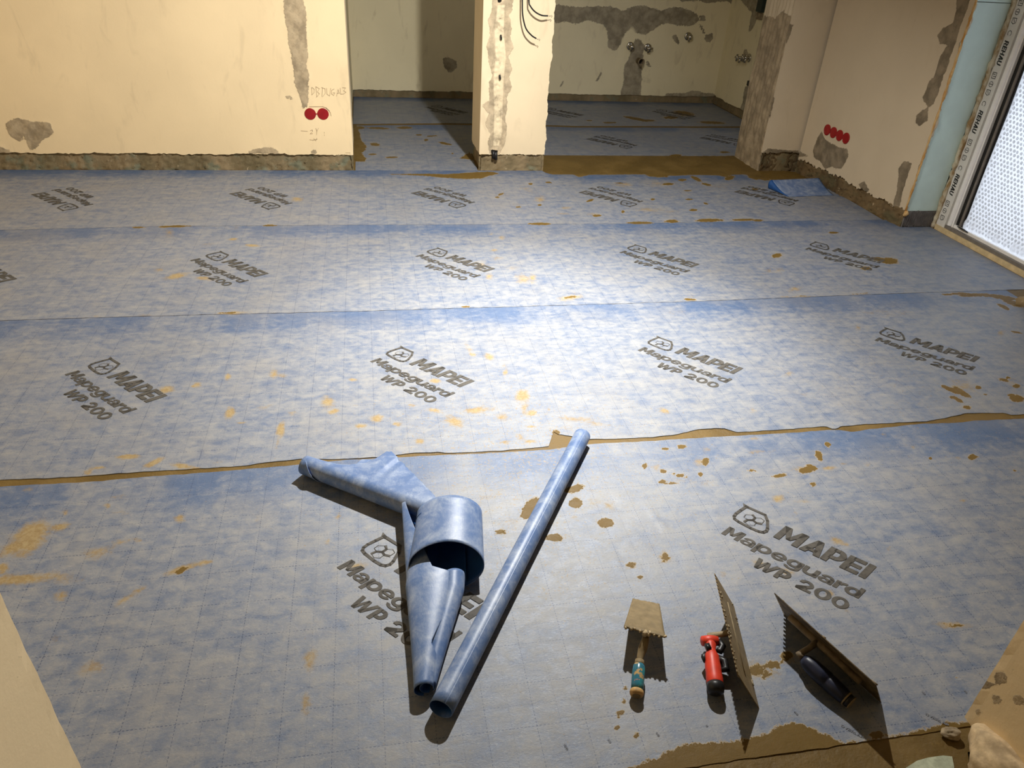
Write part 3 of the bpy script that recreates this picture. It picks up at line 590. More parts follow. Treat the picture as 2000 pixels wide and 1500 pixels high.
# kitchen left wall and far wall
st(core('wall_kitchen_left', -.30, -.130, 5.115, 7.2)); st(panel('trim_3', (-.115, 5.12), (-.115, 6.99), .06, 2.6, M_WALLB, .03, seed=22))
st(core('wall_kitchen_back', -.30, 3.45, 7.004, 7.2))
st(panel('trim_4', (-.115, 6.99), (3.24, 6.99), .06, 2.6, M_WALLB, .017, seed=31, rag=.003, paints=[
    ('cem', [(864,113),(870,112),(880,115),(891,121),(892,130),(886,138),(878,141),(868,135),(865,122)], .04),
    ('cem', [(1078,10),(1090,9),(1130,15),(1170,12),(1200,14),(1215,22),(1240,12),(1262,12),(1290,20),(1325,13),(1362,26),(1366,40),(1352,50),(1330,50),(1300,44),(1285,52),(1262,66),(1245,66),(1233,55),(1222,62),(1212,90),(1200,98),(1188,92),(1186,60),(1178,48),(1160,42),(1150,38),(1130,46),(1105,42),(1086,45),(1080,40)], .04),
    ('cem', [(1240,76),(1252,78),(1258,88),(1256,110),(1254,140),(1252,165),(1250,190),(1210,190),(1218,160),(1220,128),(1228,115),(1234,96)], .04),
    ('cem', [(1378,68),(1392,64),(1392,75),(1386,84),(1376,76)], .03), ('cem', [(1366,28),(1376,30),(1377,42),(1368,40)], .03), ('cem', [(1364,45),(1370,48),(1380,70),(1372,64)], .02),
    ('cem', [(1312,70),(1320,68),(1328,82),(1324,88),(1316,78)], .02), ('cem', [(1262,118),(1268,122),(1274,132),(1264,128)], .02), ('cem', [(1093,170),(1098,158),(1101,160),(1097,168)], .015),
    ('cem', [(1163,158),(1174,140),(1176,142),(1168,158)], .012), ('cem', [(1320,-10),(1480,-10),(1470,5),(1455,8),(1440,4),(1430,8),(1418,2),(1380,6),(1360,0),(1330,4)], .03),
    ('cem', [(1300,182),(1340,182),(1350,178),(1400,184),(1400,192),(1300,192)], .03), ('light', [(1215,75),(1235,50),(1245,70),(1228,90),(1205,140),(1200,130)], .06)]))
st(band('baseboard_kitchen', (-.115, 6.99), (3.24, 6.99), .065, M_BASE, 8, .003))
st(core('wall_kitchen_right', 3.258, 3.45, 5.1, 7.2)); st(panel('trim_5', (3.24, 6.99), (3.24, 5.12), .07, 2.6, M_WALLB, .02, seed=41, paints=[
    ('cem', [(1455,170),(1466,165),(1470,230),(1440,232),(1450,200)], .04), ('cem', [(1440,-10),(1490,-10),(1482,30),(1468,60),(1462,62),(1468,25),(1455,10)], .04), ('cem', [(1452,98),(1458,97),(1462,108),(1452,110)], .02)]))
st(band('baseboard_kitchen_right', (3.24, 6.99), (3.24, 5.12), .075, M_BASE, 9, .004))
# pillar
pil = st(core('wall_pillar', .700, 1.094, YF+.02, 5.106))
CH = [(962,-10),(1004,-10),(1000,20),(993,30),(1000,55),(996,70),(1002,95),(992,110),(1000,135),(994,150),(1000,170),(990,190),(990,215),(987,232),(990,250),(986,280),(976,300),(956,300),(952,275),(958,262),(948,240),(955,222),(942,205),(955,196),(955,160),(962,150),(955,120),(950,90),(958,70),(954,40),(960,20)]
CHU = np.mean([onplane(a, b, (.686, YF), (1.108, YF))[0] for a, b in ((981,20),(976,110),(973,200),(966,280))])
def chase(pts):
    x = pts[:, 0]; z = pts[:, 1]; u0 = CHU + .010*np.sin(z*9); m = np.exp(-((x-u0)/.036)**4)
    g = np.sin(z*83 + 5*np.sin(x*90))*np.sin(x*140 + 4*np.sin(z*31)) + .7*np.sin(z*190 + 6*np.sin(x*70+z*20)) + .5*rng.randn(len(x))*.6
    return m*(-.006 + .0030*g) + .0016*np.exp(-((np.abs(x-u0)-.052)/.010)**2)*(1+np.sin(z*47)*np.sin(z*19))
st(panel('trim_6', (.686, YF+.003), (1.108, YF+.003), .103, 2.6, M_COL, .008, seed=51, rag=.003, ragr=.006, disp=chase, paints=[('cem', CH, .02),
    ('hole', [(971,-10),(980,-10),(980,5),(972,5)], .012), ('hole', [(972,34),(981,35),(977,39)], .009), ('hole', [(974,68),(982,70),(980,79)], .012), ('hole', [(972,146),(979,146),(978,156)], .012), ('hole', [(958,292),(972,294),(972,306),(961,306)], .01),
    ('light', [(972,10),(986,10),(984,60),(988,110),(984,150),(982,200),(980,260),(974,285),(964,285),(966,220),(964,160),(968,110),(966,60)], .03)]))
st(panel('trim_7', (.686, 5.118), (.686, YF+.0158), .10, 2.6, M_COL, .014, seed=55)); st(panel('trim_8', (1.104, YF+.0158), (1.104, 5.118), .10, 2.6, M_COL, .014, seed=56))
st(band('baseboard_pillar', (.686, YF), (1.108, YF), .105, M_BASE, 13)); st(band('baseboard_pillar_left', (.688, 5.118), (.688, YF-.004), .105, M_BASE, 14, .004)); st(band('baseboard_pillar_right', (1.106, YF), (1.106, 5.118), .105, M_BASE, 15, .004))
# stub beside the right doorway, its rough rendered end, the narrow face and the long right wall
core('wall_stub', 2.632, 3.06, YF+.014, 5.12)
def comb(pts): return .004*np.sin(pts[:, 0]*150+3*np.sin(pts[:, 1]*5))*(pts[:, 1] > .2) + .006*fnoise(pts[:, 1]*2, 4)*fnoise(pts[:, 0]*5, 6)
st(panel('trim_9', (2.618, 5.12), (2.618, YF+.0128), .0, 2.6, M_ROUGH, .012, seed=61, rag=0, ragr=.004, disp=comb, paints=[('cem', [(1400,400),(1400,70),(1495,30),(1515,38),(1530,20),(1560,50),(1500,400)], .04)]))
st(panel('trim_10', (2.618, YF), (2.90, YF), .125, 2.6, M_WALLR, .012, seed=66, ragl=.0, paints=[
    ('cem', [(1440,320),(1540,45),(1548,50),(1545,62),(1528,100),(1516,150),(1510,180),(1512,195),(1504,230),(1492,238),(1490,280),(1480,300)], .02), ('cem', [(1490,298),(1500,290),(1560,295),(1560,303),(1480,303)], .02)]))
st(band('baseboard_stub', (2.630, YF), (2.90, YF), .125, M_BASE2, 17, .012))
WRA, WRB = (2.885, 4.725), (2.957, 3.636)
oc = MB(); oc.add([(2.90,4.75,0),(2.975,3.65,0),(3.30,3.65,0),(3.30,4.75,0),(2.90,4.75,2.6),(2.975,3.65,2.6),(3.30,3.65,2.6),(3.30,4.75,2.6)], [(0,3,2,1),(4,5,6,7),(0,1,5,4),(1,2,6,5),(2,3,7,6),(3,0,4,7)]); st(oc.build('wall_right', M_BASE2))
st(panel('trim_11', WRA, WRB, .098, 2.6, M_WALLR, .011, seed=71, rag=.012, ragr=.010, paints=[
    ('cem', [(1605,258),(1612,272),(1625,280),(1640,288),(1655,292),(1657,305),(1650,320),(1642,330),(1625,325),(1612,330),(1605,318),(1590,308),(1588,295),(1596,270)], .022),
    ('cem', [(1870,-10),(1900,-10),(1880,40),(1866,80),(1850,88),(1836,85),(1832,70),(1842,55),(1862,45),(1868,20)], .02),
    ('cem', [(1860,60),(1868,80),(1840,160),(1825,200),(1815,210),(1806,200),(1802,190),(1815,160),(1825,150),(1836,110),(1850,90)], .02),
    ('cem', [(1802,215),(1812,212),(1812,235),(1795,248),(1788,240),(1790,225)], .018), ('cem', [(1755,330),(1765,315),(1782,318),(1768,360),(1752,420),(1742,415),(1752,370),(1755,345)], .018),
    ('cem', [(1676,360),(1688,355),(1700,372),(1690,378)], .02), ('cem', [(1550,290),(1562,296),(1580,305),(1560,305)], .02)]))
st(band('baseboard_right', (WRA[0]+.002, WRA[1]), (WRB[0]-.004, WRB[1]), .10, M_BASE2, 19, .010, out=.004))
# reveal beside the door: teal board, foam joint, comb-spread foot
core('wall_reveal', 2.975, 3.45, 3.650, 3.90)
tb = MB().slab(2.962, 3.158, 3.636, 3.655, .095, 1.150).build('reveal_board', M_TEAL); tag(tb, 'pale teal insulation board lining the door reveal, above the grey combed foot', 'board'); bevel(tb, .001, 1)
tb2 = MB().slab(2.962, 3.158, 3.636, 3.655, 1.153, 2.6).build('reveal_board', M_TEAL); tag(tb2, 'upper teal insulation board in the door reveal, only its lower edge in view', 'board')
def strip(name, A, B, wdt, depth, mat, seed=1, amp=.004, n=60, label=None, cat=None, nrm=(0, -1, 0), e=(1, 0, 0)):
    """lumpy bead of foam running from A to B"""
    r = np.random.RandomState(seed); A = np.array(A, float); B = np.array(B, float); m = MB(); pts = []; rad = []
    for i in range(n+1):
        t = i/n; pts.append(A + (B-A)*t + np.array(e)*amp*.6*r.randn()); rad.append(wdt/2*(1+.25*r.randn()*.7))
    m.tube(pts, [max(.002, x) for x in rad], 7, True, 0, depth); o = m.build(name, mat, None, True)
    if label: tag(o, label, cat)
    else: st(o)
    return o
strip('trim_12', (2.957, 3.634, .10), (2.957, 3.634, 2.5), .014, .7, M_FOAM, 3, .0015, 120)
strip('trim_13', (3.160, 3.622, .0), (3.160, 3.622, 2.5), .030, .7, M_FOAM2, 4, .004, 120)
mb = MB(); r_ = np.random.RandomState(3)
for i in range(24):
    x = 2.965 + i*.0082; mb.box((x, 3.634 - .001*r_.rand(), .050 + .003*r_.randn()), (.0045, .010, .085))
mb.slab(2.962, 3.160, 3.637, 3.66, 0, .096); st(mb.build('baseboard_reveal', M_INSUL))
tag(MB().tube([(2.955, 3.630, .07), (2.962, 3.624, .085), (2.958, 3.628, .10)], [.010, .014, .009], 8).build('foam_lump', M_FOAM, None, True), 'orange foam lump at the lower corner of the teal board', 'foam')

# ------------------------------------------------------------------ glazed balcony door under bubble wrap
XD = 3.160; Y1, Y0 = 3.612, 2.62
dr = empty('door_1', (XD, 3.1, 0), None, None); st(dr)
dr.location = (XD, 3.1, 0)
def dpart(name, mb_, mat, smooth=False):
    o = mb_.build(name, mat, None, smooth); o.parent = dr; o.matrix_parent_inverse = Matrix.Translation((-XD, -3.1, 0)); return o
dpart('taped_frame', MB().slab(XD+.004, XD+.07, 3.545, Y1, .0, 2.3), M_TAPE)
dpart('frame_edge', MB().slab(XD+.018, XD+.07, 3.500, 3.545, .03, 2.3).tube([(XD+.020, 3.524, .05), (XD+.020, 3.524, 2.3)], .016, 12), M_PVC, False)
dpart('black_gasket', MB().slab(XD+.034, XD+.07, 3.470, 3.502, .045, 2.3), M_BLACK)
dpart('sash_profile', MB().slab(XD+.028, XD+.07, 3.458, 3.472, .05, 2.3), M_GREY)
dpart('sash_gasket', MB().slab(XD+.036, XD+.07, 3.446, 3.459, .055, 2.3), M_BLACK)
dpart('threshold', MB().slab(XD-.002, XD+.05, Y0, Y1-.004, 0, .028), M_CREAMWOOD)
dpart('threshold_tape', MB().slab(XD+.006, XD+.06, Y0, 3.60, .028, .046), M_GREY)
dpart('lower_frame', MB().slab(XD+.024, XD+.075, Y0, 3.545, .040, .062), M_PVC)
dpart('near_frame', MB().slab(XD+.004, XD+.07, Y0-.02, Y0+.06, 0, 2.3), M_TAPE)
dpart('top_frame', MB().slab(XD+.004, XD+.07, Y0, Y1, 2.2, 2.3), M_PVC)
hd = MB(); hd.tube([(XD+.012, 3.46, .066), (XD+.016, 3.42, .064), (XD+.02, 3.385, .060)], [.004, .008, .005], 8, True, 0, .5); dpart('loose_gasket_end', hd, M_BLACK, True)
# wrap
gy = np.linspace(Y0, 3.450, 120); gz = np.linspace(.058, 2.28, 200); GY, GZ = np.meshgrid(gy, gz)
lump = .006*np.exp(-((GZ-.085)/.03)**2)*(1.2+np.sin(GY*70)*np.sin(GY*31)) + .004*np.sin(GY*9+GZ*4)*np.sin(GZ*6)
VX = (XD+.040 - lump).ravel(); vv_ = np.c_[VX, GY.ravel(), GZ.ravel()]; ii = np.arange(len(vv_)).reshape(200, 120)
ff = np.stack([ii[:-1, :-1], ii[1:, :-1], ii[1:, 1:], ii[:-1, 1:]], -1).reshape(-1, 4)
bw = pydata('bubble_wrap', vv_, ff, M_FILM, None, True); bw.parent = dr; bw.matrix_parent_inverse = Matrix.Translation((-XD, -3.1, 0))
bb = MB(); rb = np.random.RandomState(12); row = 0
for z in np.arange(.085, 1.45, .0205):
    for y in np.arange(Y0+.02 + (row % 2)*.0118, 3.435, .0236):
        c = np.array([XD+.0385, y + .001*rb.randn(), z + .001*rb.randn()]); rr_ = .0082*(1+.06*rb.randn()); n8 = 8
        q = []
        for rad, d in ((1., 0), (.85, .0018), (.5, .0032)): q += [c + np.array([-d, rr_*rad*math.cos(2*math.pi*i/n8), rr_*rad*math.sin(2*math.pi*i/n8)]) for i in range(n8)]
        bb.add(q, [(k*n8+i, k*n8+(i+1) % n8, (k+1)*n8+(i+1) % n8, (k+1)*n8+i) for k in range(2) for i in range(n8)] + [tuple(2*n8+i for i in range(n8))])
    row += 1
tag(dpart('bubbles', bb, M_FILM, True), kind='stuff')
dpart('pane', MB().slab(XD+.056, XD+.062, Y0, 3.452, .06, 2.28), M_GLASS)
# tape lettering
tp = text_polys('REHAU', 0, 0, .030, .115, .12)
ico = stroke_polys([(0,0),(.028,0),(.028,.026),(0,.026)], .003, True) + stroke_polys([(.008,0),(.008,.018)], .003) + stroke_polys([(.018,.008),(.018,.026)], .003)
cir = [[(x*.014+.014, y*.014+.013) for x, y in q] for q in arc(0, 0, 1, 1, .2, .2)] + stroke_polys([(.014,.004),(.014,.022)], .003)
sq = stroke_polys([(0,.0),(.02,.0),(.026,.012),(.02,.026),(0,.026)], .003, True) + stroke_polys([(.004,.008),(.018,.018)], .003)
tp += [[(x+.150, y) for x, y in q] for q in ico] + [[(x+.192, y) for x, y in q] for q in cir] + [[(x+.234, y) for x, y in q] for q in sq]
tp += [[(x-.045, y) for x, y in q] for q in [[(a*.013+.012, b*.013+.013) for a, b in q] for q in arc(0, 0, 1, 1, .22, .22, 30, 330)]]
MET = polys_to_mesh('tape_print', tp); MET.materials.append(M_BLACK)
for k, z in enumerate(np.arange(.10, 2.2, .335)):
    o = bpy.data.objects.new('tape_lettering', MET); link(o); o.parent = dr
    # text x axis runs down the frame, text y axis towards the room corner; face towards -x
    R = Matrix(((0, 0, -1, 0), (0, 1, 0, 0), (-1, 0, 0, 0), (0, 0, 0, 1)))
    R = Matrix(((0, 0, -1), (0, 1, 0), (1, 0, 0))).to_4x4() if False else Matrix(((0, 0, -1), (0, 1, 0), (-1, 0, 0))).to_4x4()
    rot = Matrix(((0., 0., -1.), (0., 1., 0.), (1., 0., 0.)))          # x->+z, y->+y, z->-x
    rot = rot @ Matrix.Rotation(math.pi, 3, 'Z')                        # read from top down
    o.matrix_local = Matrix.Translation((.0032, 3.596-3.1, z+.22)) @ rot.to_4x4()
MES = polys_to_mesh('wrap_print', text_polys('REHAU', 0, 0, .010, .045, 0)); MES.materials.append(M_BLACK)
# right wall on the near side of the door
core('wall_right_near', 2.955, 3.45, .4, 2.60); st(panel('trim_14', (2.942, 2.60), (2.942, .77), .09, 2.6, M_WALLR, .03, seed=88)); st(band('baseboard_right_near', (2.94, 2.61), (2.94, .77), .10, M_BASE2, 33, .008))
q = P(1992, 612); lm = MB(); rr = np.random.RandomState(8)
for i in range(7): lm.tube([(2.915+.012*rr.randn(), 2.60+.02*rr.randn(), .0), (2.93+.01*rr.randn(), 2.585+.02*rr.randn(), .05+.03*rr.rand())], [.035, .018], 7)
tag(lm.build('mortar_lump', M_BASE, None, True), 'brown mortar lump at the right picture edge below the door', 'mortar')

# ------------------------------------------------------------------ near jambs either side of the camera, shell behind
def lean_to(A, B, pa, pb):
    """shift so the free vertical edge matches two measured points"""
    za, ua = onplane(*pa, A, B)[1], onplane(*pa, A, B)[0]; zb, ub = onplane(*pb, A, B)[1], onplane(*pb, A, B)[0]
    return lambda z: ua + (ub-ua)*(np.clip(z, 0, 1.2)-za)/(zb-za)
jx = -.492
def jamb(name, xf, side, za, xa, zb, xb, mat):
    """solid wall end; side=-1 left jamb, +1 right; edge leans slightly from (xa,za) to (xb,zb)"""
    xs = lambda z: xa + (xb-xa)*(z-za)/(zb-za)
    v = []; zz = np.linspace(0, 1.3, 60).tolist() + [2.6]; yy = np.linspace(.77, -.25, 60)
    for z in zz:
        x = xs(min(z, 1.3))
        for y in yy:
            edge = .0015*math.exp(-((y-.77)/.006)**2)*math.sin(z*61)*math.sin(z*23)
            v.append((x + side*edge*.7, y, z))
    W = len(yy); f = []
    for j in range(len(zz)-1):
        for i in range(W-1):
            q = (j*W+i, j*W+i+1, (j+1)*W+i+1, (j+1)*W+i); f.append(q if side > 0 else q[::-1])
    b = len(v)
    for z in zz: v.append((xf, .77, z))
    for j in range(len(zz)-1):
        q = (j*W, (j+1)*W, b+j+1, b+j); f.append(q if side > 0 else q[::-1])
    o = pydata(name, v, f, mat, None, False)
    n = len(o.data.vertices); c = np.zeros(n); zz_ = np.array([x.co[:] for x in o.data.vertices])
    return o, zz_, c
oL, vL, cL = jamb('wall_near_left', -2.9, -1, .21, -.488, .597, -.494, M_WALL)
oR, vR, cR = jamb('wall_near_right', 3.1, 1, .028, 1.167, .299, 1.170, M_WALL)
def px_on_x(u, v, x): d = ray(u, v); t = x/d[0]; p = CO + d*t; return np.array([p[1], p[2]])
for (u, v, r1, r2) in ((1925,1342,.012,.016),(1952,1326,.014,.022),(1942,1362,.008,.018),(1990,1372,.005,.008),(1985,1315,.005,.005),(1955,1412,.006,.006),(1912,1388,.004,.004)):
    c = px_on_x(u, v, 1.168); paint_ell(cR, vR[:, 1:], c, np.array([r1, .3*r1]), np.array([0, r2]), 1.)
paint_poly(cR, vR[:, 1:], [px_on_x(*p_, 1.168) for p_ in ((1893,1412),(1899,1432),(1884,1455),(1880,1500),(1850,1600),(1820,1500),(1860,1440))], .02)
for o, c in ((oL, cL), (oR, cR)):
    set_attr(o.data, 'cem', c); set_attr(o.data, 'hole', c*0); set_attr(o.data, 'light', c*0); st(o)
# broken plaster at the foot of the right jamb
def rock(name, c, s, mat, seed, label, cat):
    bm = bmesh.new(); bmesh.ops.create_icosphere(bm, subdivisions=4, radius=1); r = np.random.RandomState(seed); k = r.randn(6, 3)*2.2; ph = r.rand(6)*6
    for v in bm.verts:
        p = np.array(v.co); d = sum(math.sin(k[i] @ p + ph[i]) for i in range(6))*.09 + sum(math.sin(3.1*k[i] @ p + ph[i]) for i in range(6))*.035; q = p*(1+d)
        v.co = (c[0]+q[0]*s[0], c[1]+q[1]*s[1], max(.0022, c[2]+q[2]*s[2]))
    me = bpy.data.meshes.new(name); bm.to_mesh(me); bm.free(); me.materials.append(mat); me.polygons.foreach_set('use_smooth', [True]*len(me.polygons))
    o = bpy.data.objects.new(name, me); link(o); tag(o, label, cat); return o
M_CHUNK = mat_plain('broken_plaster', (.52, .39, .23), .85, .2, var=.3, scale=40, bump=.6); M_STONE = mat_plain('grey_mortar', (.30, .235, .15), .85, .2, var=.35, scale=35, bump=.7)
rock('plaster_chunk', (1.150, .635, .004), (.047, .095, .048), M_CHUNK, 3, 'cream broken plaster chunk at the foot of the right jamb', 'rubble')
rock('mortar_chunk', P(1858, 1432, .010), (.016, .013, .011), M_STONE, 5, 'grey-brown mortar chunk lying against the right jamb foot', 'rubble')
M_PALEG = mat_plain('pale_green_filler', (.42, .45, .33), .9, .2, var=.2, scale=60, bump=.4)
pp = [(1768,1502),(1790,1488),(1812,1482),(1840,1478),(1858,1480),(1862,1500),(1860,1540),(1768,1540)]
v_ = [P(a, b)[:2] for a, b in pp]; pv = [(x, y, .0045) for x, y in v_] + [(x, y, .0) for x, y in v_]; k_ = len(v_)
tag(pydata('filler_patch', pv, [tuple(range(k_))[::-1]] + [(i, (i+1) % k_, k_+(i+1) % k_, k_+i) for i in range(k_)], M_PALEG), 'pale green filler patch at the bottom edge beside the right jamb', 'filler')
core('ceiling', -2.9, 3.5, -2.4, 7.2, 2.6, 2.7, M_CEIL); core('wall_far_left', -2.9, -2.7, .4, 4.9, 0, 2.6, M_WALL)
core('wall_behind', -2.9, 3.5, -2.4, -2.3, 0, 2.6, M_WALL); core('wall_hall_left', -2.9, -2.8, -2.4, .5, 0, 2.6, M_WALL); core('wall_hall_right', 3.4, 3.5, -2.4, .5, 0, 2.6, M_WALL)
core('wall_door_head', 3.0, 3.45, 2.5, 3.8, 2.3, 2.6, M_WALLR)

# ------------------------------------------------------------------ red junction boxes
def jbox(u, v, A, B, r, label, group):
    A = np.array(A, float); B = np.array(B, float); e = (B-A)/np.hypot(*(B-A)); n = np.array([e[1], -e[0]]); s_ = onplane(u, v, A, B); c = A + e*s_[0]
    t = empty('junction_box', (c[0], c[1], s_[1]), label, 'junction box', group)
    nz = 28
    def ring(rad, d): return [np.array([*(c + e*rad*math.cos(2*math.pi*i/nz) + n*d), s_[1] + rad*math.sin(2*math.pi*i/nz)]) for i in range(nz)]
    m = MB(); vs = ring(r*1.0, -.004) + ring(r*1.0, .0015) + ring(r*.93, .0025) + ring(r*.90, .0012)
    fs = [(k*nz+i, k*nz+(i+1) % nz, (k+1)*nz+(i+1) % nz, (k+1)*nz+i) for k in range(3) for i in range(nz)]; m.add(vs, fs); a = m.build('rim', M_RED)
    m = MB(); vs = ring(r*.91, .0012) + ring(r*.55, .0022) + ring(r*.2, .0016); fs = [(k*nz+i, k*nz+(i+1) % nz, (k+1)*nz+(i+1) % nz, (k+1)*nz+i) for k in range(2) for i in range(nz)] + [tuple(2*nz+i for i in range(nz))]
    m.add(vs, fs); b = m.build('cover', M_RED, None, True)
    for o in (a, b): o.parent = t; o.matrix_parent_inverse = Matrix.Translation(-Vector((c[0], c[1], s_[1])))
    return t
jbox(606, 222.5, (-2.7, YF-.001), (-.098, YF-.001), .033, 'left one of two red junction boxes in the cream left wall', 'red boxes in the left wall')
jbox(631, 222.5, (-2.7, YF-.001), (-.098, YF-.001), .033, 'right one of two red junction boxes in the cream left wall', 'red boxes in the left wall')
for (u, v), w_ in zip(((1615.5,253.5),(1627.5,258.8),(1639.5,264.5),(1652,270)), ('farthest from the door', 'second from the left', 'third from the left', 'nearest the door')):
    jbox(u, v, (WRA[0]-.003, WRA[1]), (WRB[0]-.003, WRB[1]), .033, 'red junction box in right wall, %s in the row of four' % w_, 'red boxes in the right wall')
o = MB().box((-.297, YF-.002, .3385), (.012, .004, .004)).build('link_tab', M_RED); tag(o, 'tiny dark red link between the two red boxes of the left wall', 'link')

# pencil marks on the cream wall
def wallmark(name, strokes, wd, par, A=(-2.7, YF), B=(-.098, YF), mat=M_PENCIL):
    A = np.array(A); B = np.array(B); polys = []
    for s_ in strokes: polys += stroke_polys([onplane(a, b, A, B) for a, b in s_], wd)
    vs = []; fs = []; e = (B-A)/np.hypot(*(B-A)); n = np.array([e[1], -e[0]])
    for pl in polys:
        if area2(pl) < 0: pl = pl[::-1]
        b = len(vs)
        for u, z in pl: p = A + e*u + n*.0022; vs.append((p[0], p[1], z))
        fs.append(tuple(range(b, b+len(pl))))
    o = pydata(name, vs, fs, mat); o.parent = par; return o
X = lambda pts: [(560 + a/10, 150 + b/10) for a, b in pts]
wallmark('pencil_writing', [X(q) for q in (
    [(490,200),(495,350)], [(500,205),(540,240),(535,310),(490,350)], [(570,190),(590,390)], [(570,190),(640,230),(600,290),(640,330),(580,400)],
    [(700,210),(690,380)], [(680,205),(750,230),(755,320),(700,390)], [(780,220),(790,340),(840,370),(860,220)], [(930,235),(880,260),(875,330),(920,360),(940,310),(900,310)],
    [(975,375),(1005,245),(1030,325)], [(985,320),(1020,318)], [(1045,215),(1055,335),(1110,335)], [(1090,210),(1150,215),(1115,270),(1160,300),(1110,330)],
    [(280,1052),(410,1062)], [(460,1050),(500,1035),(510,1060),(460,1110),(510,1105)], [(570,1000),(590,1060),(620,1000)], [(590,1060),(585,1130)], [(735,1080),(737,1100)], [(737,1130),(739,1145)],
    [(450,1225),(520,1235),(600,1215)], [(530,1205),(570,1245),(590,1190)])], .0018, wl)
wallmark('pencil_outline', [X(q) for q in ([(440,582),(700,580),(760,600),(840,665)], [(770,600),(850,690),(870,760)])], .0022, wl)

# ------------------------------------------------------------------ cables on the pillar, conduit stub
def cable(pts, label, tip):
    pts = [np.array(p) for p in pts]; t = empty('electric_cable', tuple(pts[0]), label, 'cable', 'black cables on the pillar')
    K = []; 
    for i in range(len(pts)-1):
        p0, p1, p2, p3 = pts[max(i-1, 0)], pts[i], pts[i+1], pts[min(i+2, len(pts)-1)]
        for s_ in np.linspace(0, 1, 9)[:-1]: K.append(.5*((2*p1) + (-p0+p2)*s_ + (2*p0-5*p1+4*p2-p3)*s_**2 + (-p0+3*p1-3*p2+p3)*s_**3))
    K.append(pts[-1])
    a = MB().tube(K, .0042, 10).build('sheath', M_BLACK, None, True)
    K2 = [K[-1], K[-1] + np.array(tip)*.5, K[-1] + np.array(tip)]
    b = MB().tube(K2, .0016, 6).build('bare_wire', M_CHROME, None, True)
    c = MB().tube([K2[2], K2[2]+np.array([.004, -.003, .006]), K2[2]+np.array([.010, -.004, .002]), K2[2]+np.array([.006, -.002, -.006])], .0016, 6).build('bare_wire', M_CHROME, None, True)
    for o in (a, b, c): o.parent = t; o.matrix_parent_inverse = Matrix.Translation(-Vector(pts[0]))
def wp(u, v, y): d = ray(u, v); t_ = y/d[1]; return CO + d*t_
cable([(.905, YF+.03, 1.30), (.895, 4.735, 1.28), (.892, 4.715, 1.20), wp(1020, 0, 4.695), wp(1021, 30, 4.69), wp(1027, 55, 4.69), wp(1038, 69, 4.69), wp(1047, 75, 4.695)], 'longer black cable hanging in a curve on the pillar, its bare end pointing down right', (.012, -.002, -.006))
cable([(.955, YF+.03, 1.30), (.945, 4.735, 1.28), (.935, 4.715, 1.15), wp(1033, 0, 4.705), wp(1036, 12, 4.70), wp(1045, 23, 4.70), wp(1058, 30, 4.70), wp(1070, 31, 4.71)], 'shorter black cable curving to the right edge of the pillar', (.016, .004, -.002))
cp = onplane(965, 300, (.686, YF), (1.108, YF)); cx_ = .686 + cp[0]
m = MB(); m.tube([(cx_-.004, YF-.002, .080), (cx_-.004, YF+.004, .125)], .010, 12); m.tube([(cx_+.012, YF-.002, .072), (cx_+.010, YF+.004, .120)], .011, 12)
tag(m.build('conduit_stub', M_BLACK, None, True), 'black conduit stub at the foot of the plastered chase on the pillar', 'conduit')
for (u, v), L_ in (((978, 73), 'upper'), ((976, 151), 'middle')):
    q = wp(u, v, YF-.001); m = MB().tube([q + np.array([0, .004, .012]), q + np.array([.002, -.003, 0]), q + np.array([.004, .004, -.012])], .0055, 8); tag(m.build('conduit_bend', M_BLACK, None, True), '%s black conduit loop showing through the plastered chase of the pillar' % L_, 'conduit')

# ------------------------------------------------------------------ kitchen valves and pipes
def valve(c, n, label, cross=False):
    c = np.array(c, float); n = np.array(n, float); up_ = np.array([0, 0, 1.]); t = empty('angle_valve', tuple(c), label, 'valve', 'chrome water valves in the kitchen')
    ps = [MB().tube([c - n*.002, c + n*.004, c + n*.006], [.034, .034, .02], 20).build('rosette', M_CHROME, None, True),
          MB().tube([c, c + n*.045], .012, 14).tube([c + n*.03, c + n*.03 - up_*.04], .010, 12).build('body', M_CHROME, None, True)]
    sd = np.cross(n, up_)
    if cross: ps.append(MB().tube([c + n*.06 - sd*.028, c + n*.06 + sd*.028], .010, 10).tube([c + n*.06 - up_*.028, c + n*.06 + up_*.028], .010, 10).tube([c + n*.045, c + n*.07], .011, 10).build('handle', M_CHROME, None, True))
    else: ps.append(MB().tube([c + n*.045, c + n*.055, c + n*.07], [.014, .024, .018], 16).build('handle', M_CHROME, None, True))
    for o in ps: o.parent = t; o.matrix_parent_inverse = Matrix.Translation(-Vector(c))
nb = (0, -1, 0); f_ = lambda u, v: wp(u, v, 6.985)
valve(f_(1231, 90), nb, 'chrome angle valve left of the drain pipe on the kitchen far wall'); valve(f_(1265, 93), nb, 'chrome valve with cross handle right of the drain pipe on the kitchen far wall', True)
valve(f_(1344, 71), nb, 'single round chrome valve high on the kitchen far wall, apart from the pair')
rwp = lambda u, v: (lambda d: CO + d*(3.235/d[0]))(ray(u, v))
valve(rwp(1452, 113), (-1, 0, 0), 'far chrome cross-handle valve on the kitchen right wall', True); valve(rwp(1463, 113), (-1, 0, 0), 'near chrome cross-handle valve on the kitchen right wall', True)
c = f_(1247, 118); t = empty('drain_pipe', tuple(c), 'short grey drain pipe stub with dark mouth between the kitchen valves', 'pipe')
a = MB(); n_ = 20
v = [c + np.array([r*math.cos(2*math.pi*i/n_), -d, r*math.sin(2*math.pi*i/n_)]) for r, d in ((.026, 0), (.026, .07), (.030, .07), (.030, .09), (.024, .09), (.024, .02)) for i in range(n_)]
